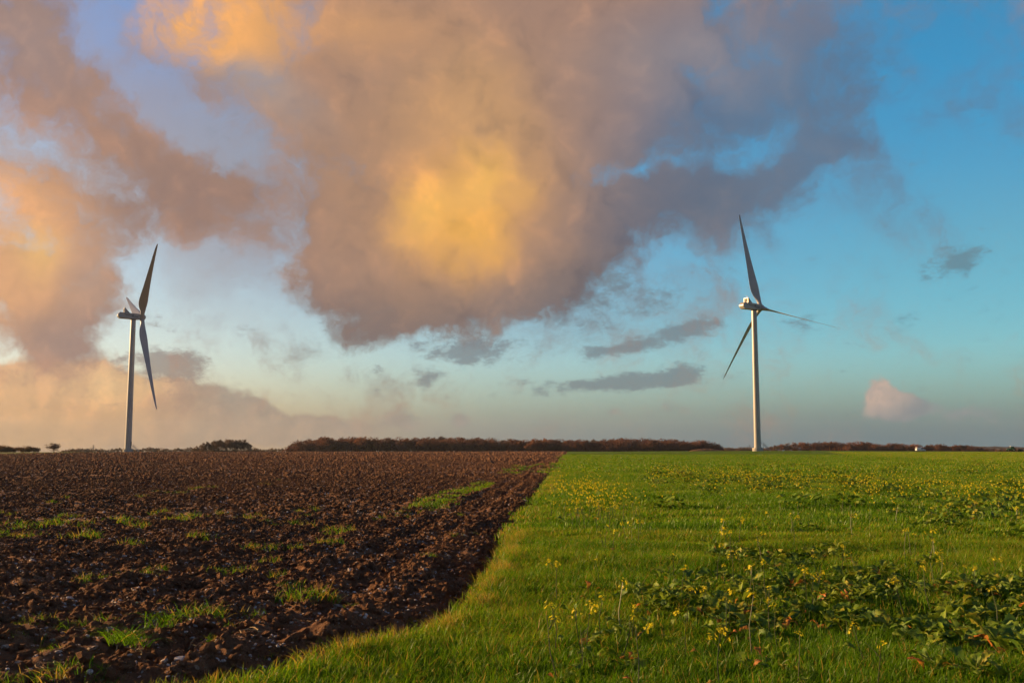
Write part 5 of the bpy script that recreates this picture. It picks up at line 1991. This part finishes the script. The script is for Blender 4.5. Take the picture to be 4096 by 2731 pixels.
FLW += [(1200 + a / 1.68, 1800 + b_ / 1.68) for a, b_ in [(1725, 738), (2155, 900), (2015, 935), (1710, 1000), (1900, 1065), (1920, 1045), (2230, 1030), (2270, 1175), (1895, 1180), (2040, 550), (2050, 540), (2095, 540), (2190, 465), (2230, 460), (2265, 462), (2290, 455), (2005, 750), (2135, 1058), (1745, 1108)]]
for px, py in FLW:
    hf = rs.uniform(0.26, 0.40) if py > 2150 else rs.uniform(0.3, 0.42)
    x, y = ground_pix(px, py, hf)
    if float(field_dist(np.array([x]), np.array([y]))[0]) > -0.1:
        continue
    mustard(x, y, rs.randint(1, 3), 0.07, True, 'yellow-flowering mustard stalk standing above the near grass and leaves', 'near yellow mustard stalks', rs, head=1.35, stem_scale=hf / 0.37)
# flowers of the cluster beside the ploughed soil and the band across the field
def band_points(n, rs):
    P_ = []
    while len(P_) < n:
        if rs.random() < 0.22:
            t = rs.random() ** 0.6
            px = 2225 + t * 190 + rs.gauss(0, 60 + 45 * t)
            py = 1850 + t * 165 + rs.gauss(0, 20)
        else:
            t = rs.random()
            px = 2600 + 1600 * t
            py = 1868 + 40 * t + abs(rs.gauss(0, 1)) * (18 + 34 * t) * (1 if rs.random() < 0.8 else 2.2)
            if rs.random() < 0.25:
                py = rs.uniform(1848, 1880)
        x, y = ground_pix(px, py, 0.35)
        if float(field_dist(np.array([x]), np.array([y]))[0]) < -0.3 and 10 < y < 150 and not bool(in_pale(np.array([x]), np.array([y]))[0]):
            P_.append((x, y))
    return P_
pts = sorted(band_points(800, rs), key=lambda p: p[1])
for x, y in pts[:60]:
    mustard(x, y, 2, 0.09, True, 'small yellow-flowering mustard stalk in the drift across the green field', 'yellow mustard stalks of the drift', rs, stem_scale=rs.uniform(0.85, 1.15), tips_max=3)
rest = pts[60:]
def far_plant(seed):
    g = random.Random(seed)
    V, Fc, T = [], [], []
    for q in range(g.randint(2, 4)):
        c = Vector((g.gauss(0, 0.16), g.gauss(0, 0.16), g.uniform(0.24, 0.44)))
        for f in range(7):
            d = Vector((g.gauss(0, 1), g.gauss(0, 1), g.gauss(0, 1))).normalized() * 0.017
            e = d.orthogonal().normalized() * 0.013
            o_ = c + d * 0.5
            k = len(V)
            V += [tuple(o_ - d), tuple(o_ + e), tuple(o_ + d), tuple(o_ - e)]
            T += [g.random()] * 4
            Fc.append((k, k + 1, k + 2, k + 3))
    return V, Fc, T
def far_leaf(seed):
    g = random.Random(seed)
    V, Fc, T = [], [], []
    for f in range(46):
        c = Vector((g.gauss(0, 0.22), g.gauss(0, 0.22), g.uniform(0.04, 0.26)))
        d = Vector((g.gauss(0, 1), g.gauss(0, 1), g.gauss(0, 0.5))).normalized() * g.uniform(0.04, 0.09)
        e = d.orthogonal().normalized() * 0.045
        k = len(V)
        V += [tuple(c - d), tuple(c + e), tuple(c + d), tuple(c - e)]
        T += [g.uniform(0.1, 0.6)] * 4
        Fc.append((k, k + 1, k + 2, k + 3))
    return V, Fc, T
k = len(rest)
xy = np.array(rest)
scatter('far_mustard_flowers', np.column_stack([xy, zfun(xy[:, 0], xy[:, 1])]), np.column_stack([np.zeros(k), np.zeros(k), rng.random(k) * 6.28]), np.repeat(rng.uniform(0.8, 1.15, (k, 1)), 3, 1),
        rng.integers(0, 5, k), [source('f', far_plant(1100 + i), M_petal) for i in range(5)], 'far drift of tiny yellow mustard flowers across the green field', 'flowers')
sel = (rng.random(len(pts)) < 0.30) & (np.array(pts)[:, 0] > 0.09 * np.array(pts)[:, 1] + 1.5)
xy = np.array(pts)[sel] + rng.normal(0, 0.25, (sel.sum(), 2))
k = len(xy)
scatter('far_mustard_leaves', np.column_stack([xy, zfun(xy[:, 0], xy[:, 1])]), np.column_stack([np.zeros(k), np.zeros(k), rng.random(k) * 6.28]), np.repeat(rng.uniform(0.6, 1.3, (k, 1)), 3, 1),
        rng.integers(0, 3, k), [source('f', far_leaf(1150 + i), M_rape) for i in range(3)], 'dark mustard foliage under the far yellow flowers', 'foliage')
# ------------------------------------------------------------------ thin air haze over the whole scene
b = MB()
b.box(-5400, 5400, -5400, 5400, -20.0, 150.0)
hz = b.build('haze', None)
hm = bpy.data.materials.new('haze_air')
hm.use_nodes = True
hm.node_tree.nodes.clear()
ho = hm.node_tree.nodes.new('ShaderNodeOutputMaterial')
pv = hm.node_tree.nodes.new('ShaderNodeVolumePrincipled')
pv.inputs['Color'].default_value = (0.70, 0.80, 0.95, 1)
pv.inputs['Density'].default_value = 0.32e-4
pv.inputs['Anisotropy'].default_value = 0.2
hm.node_tree.links.new(pv.outputs[0], ho.inputs['Volume'])
hz.data.materials.append(hm)
tag(hz, 'thin pale evening haze in the air over the fields', 'haze', kind='stuff')
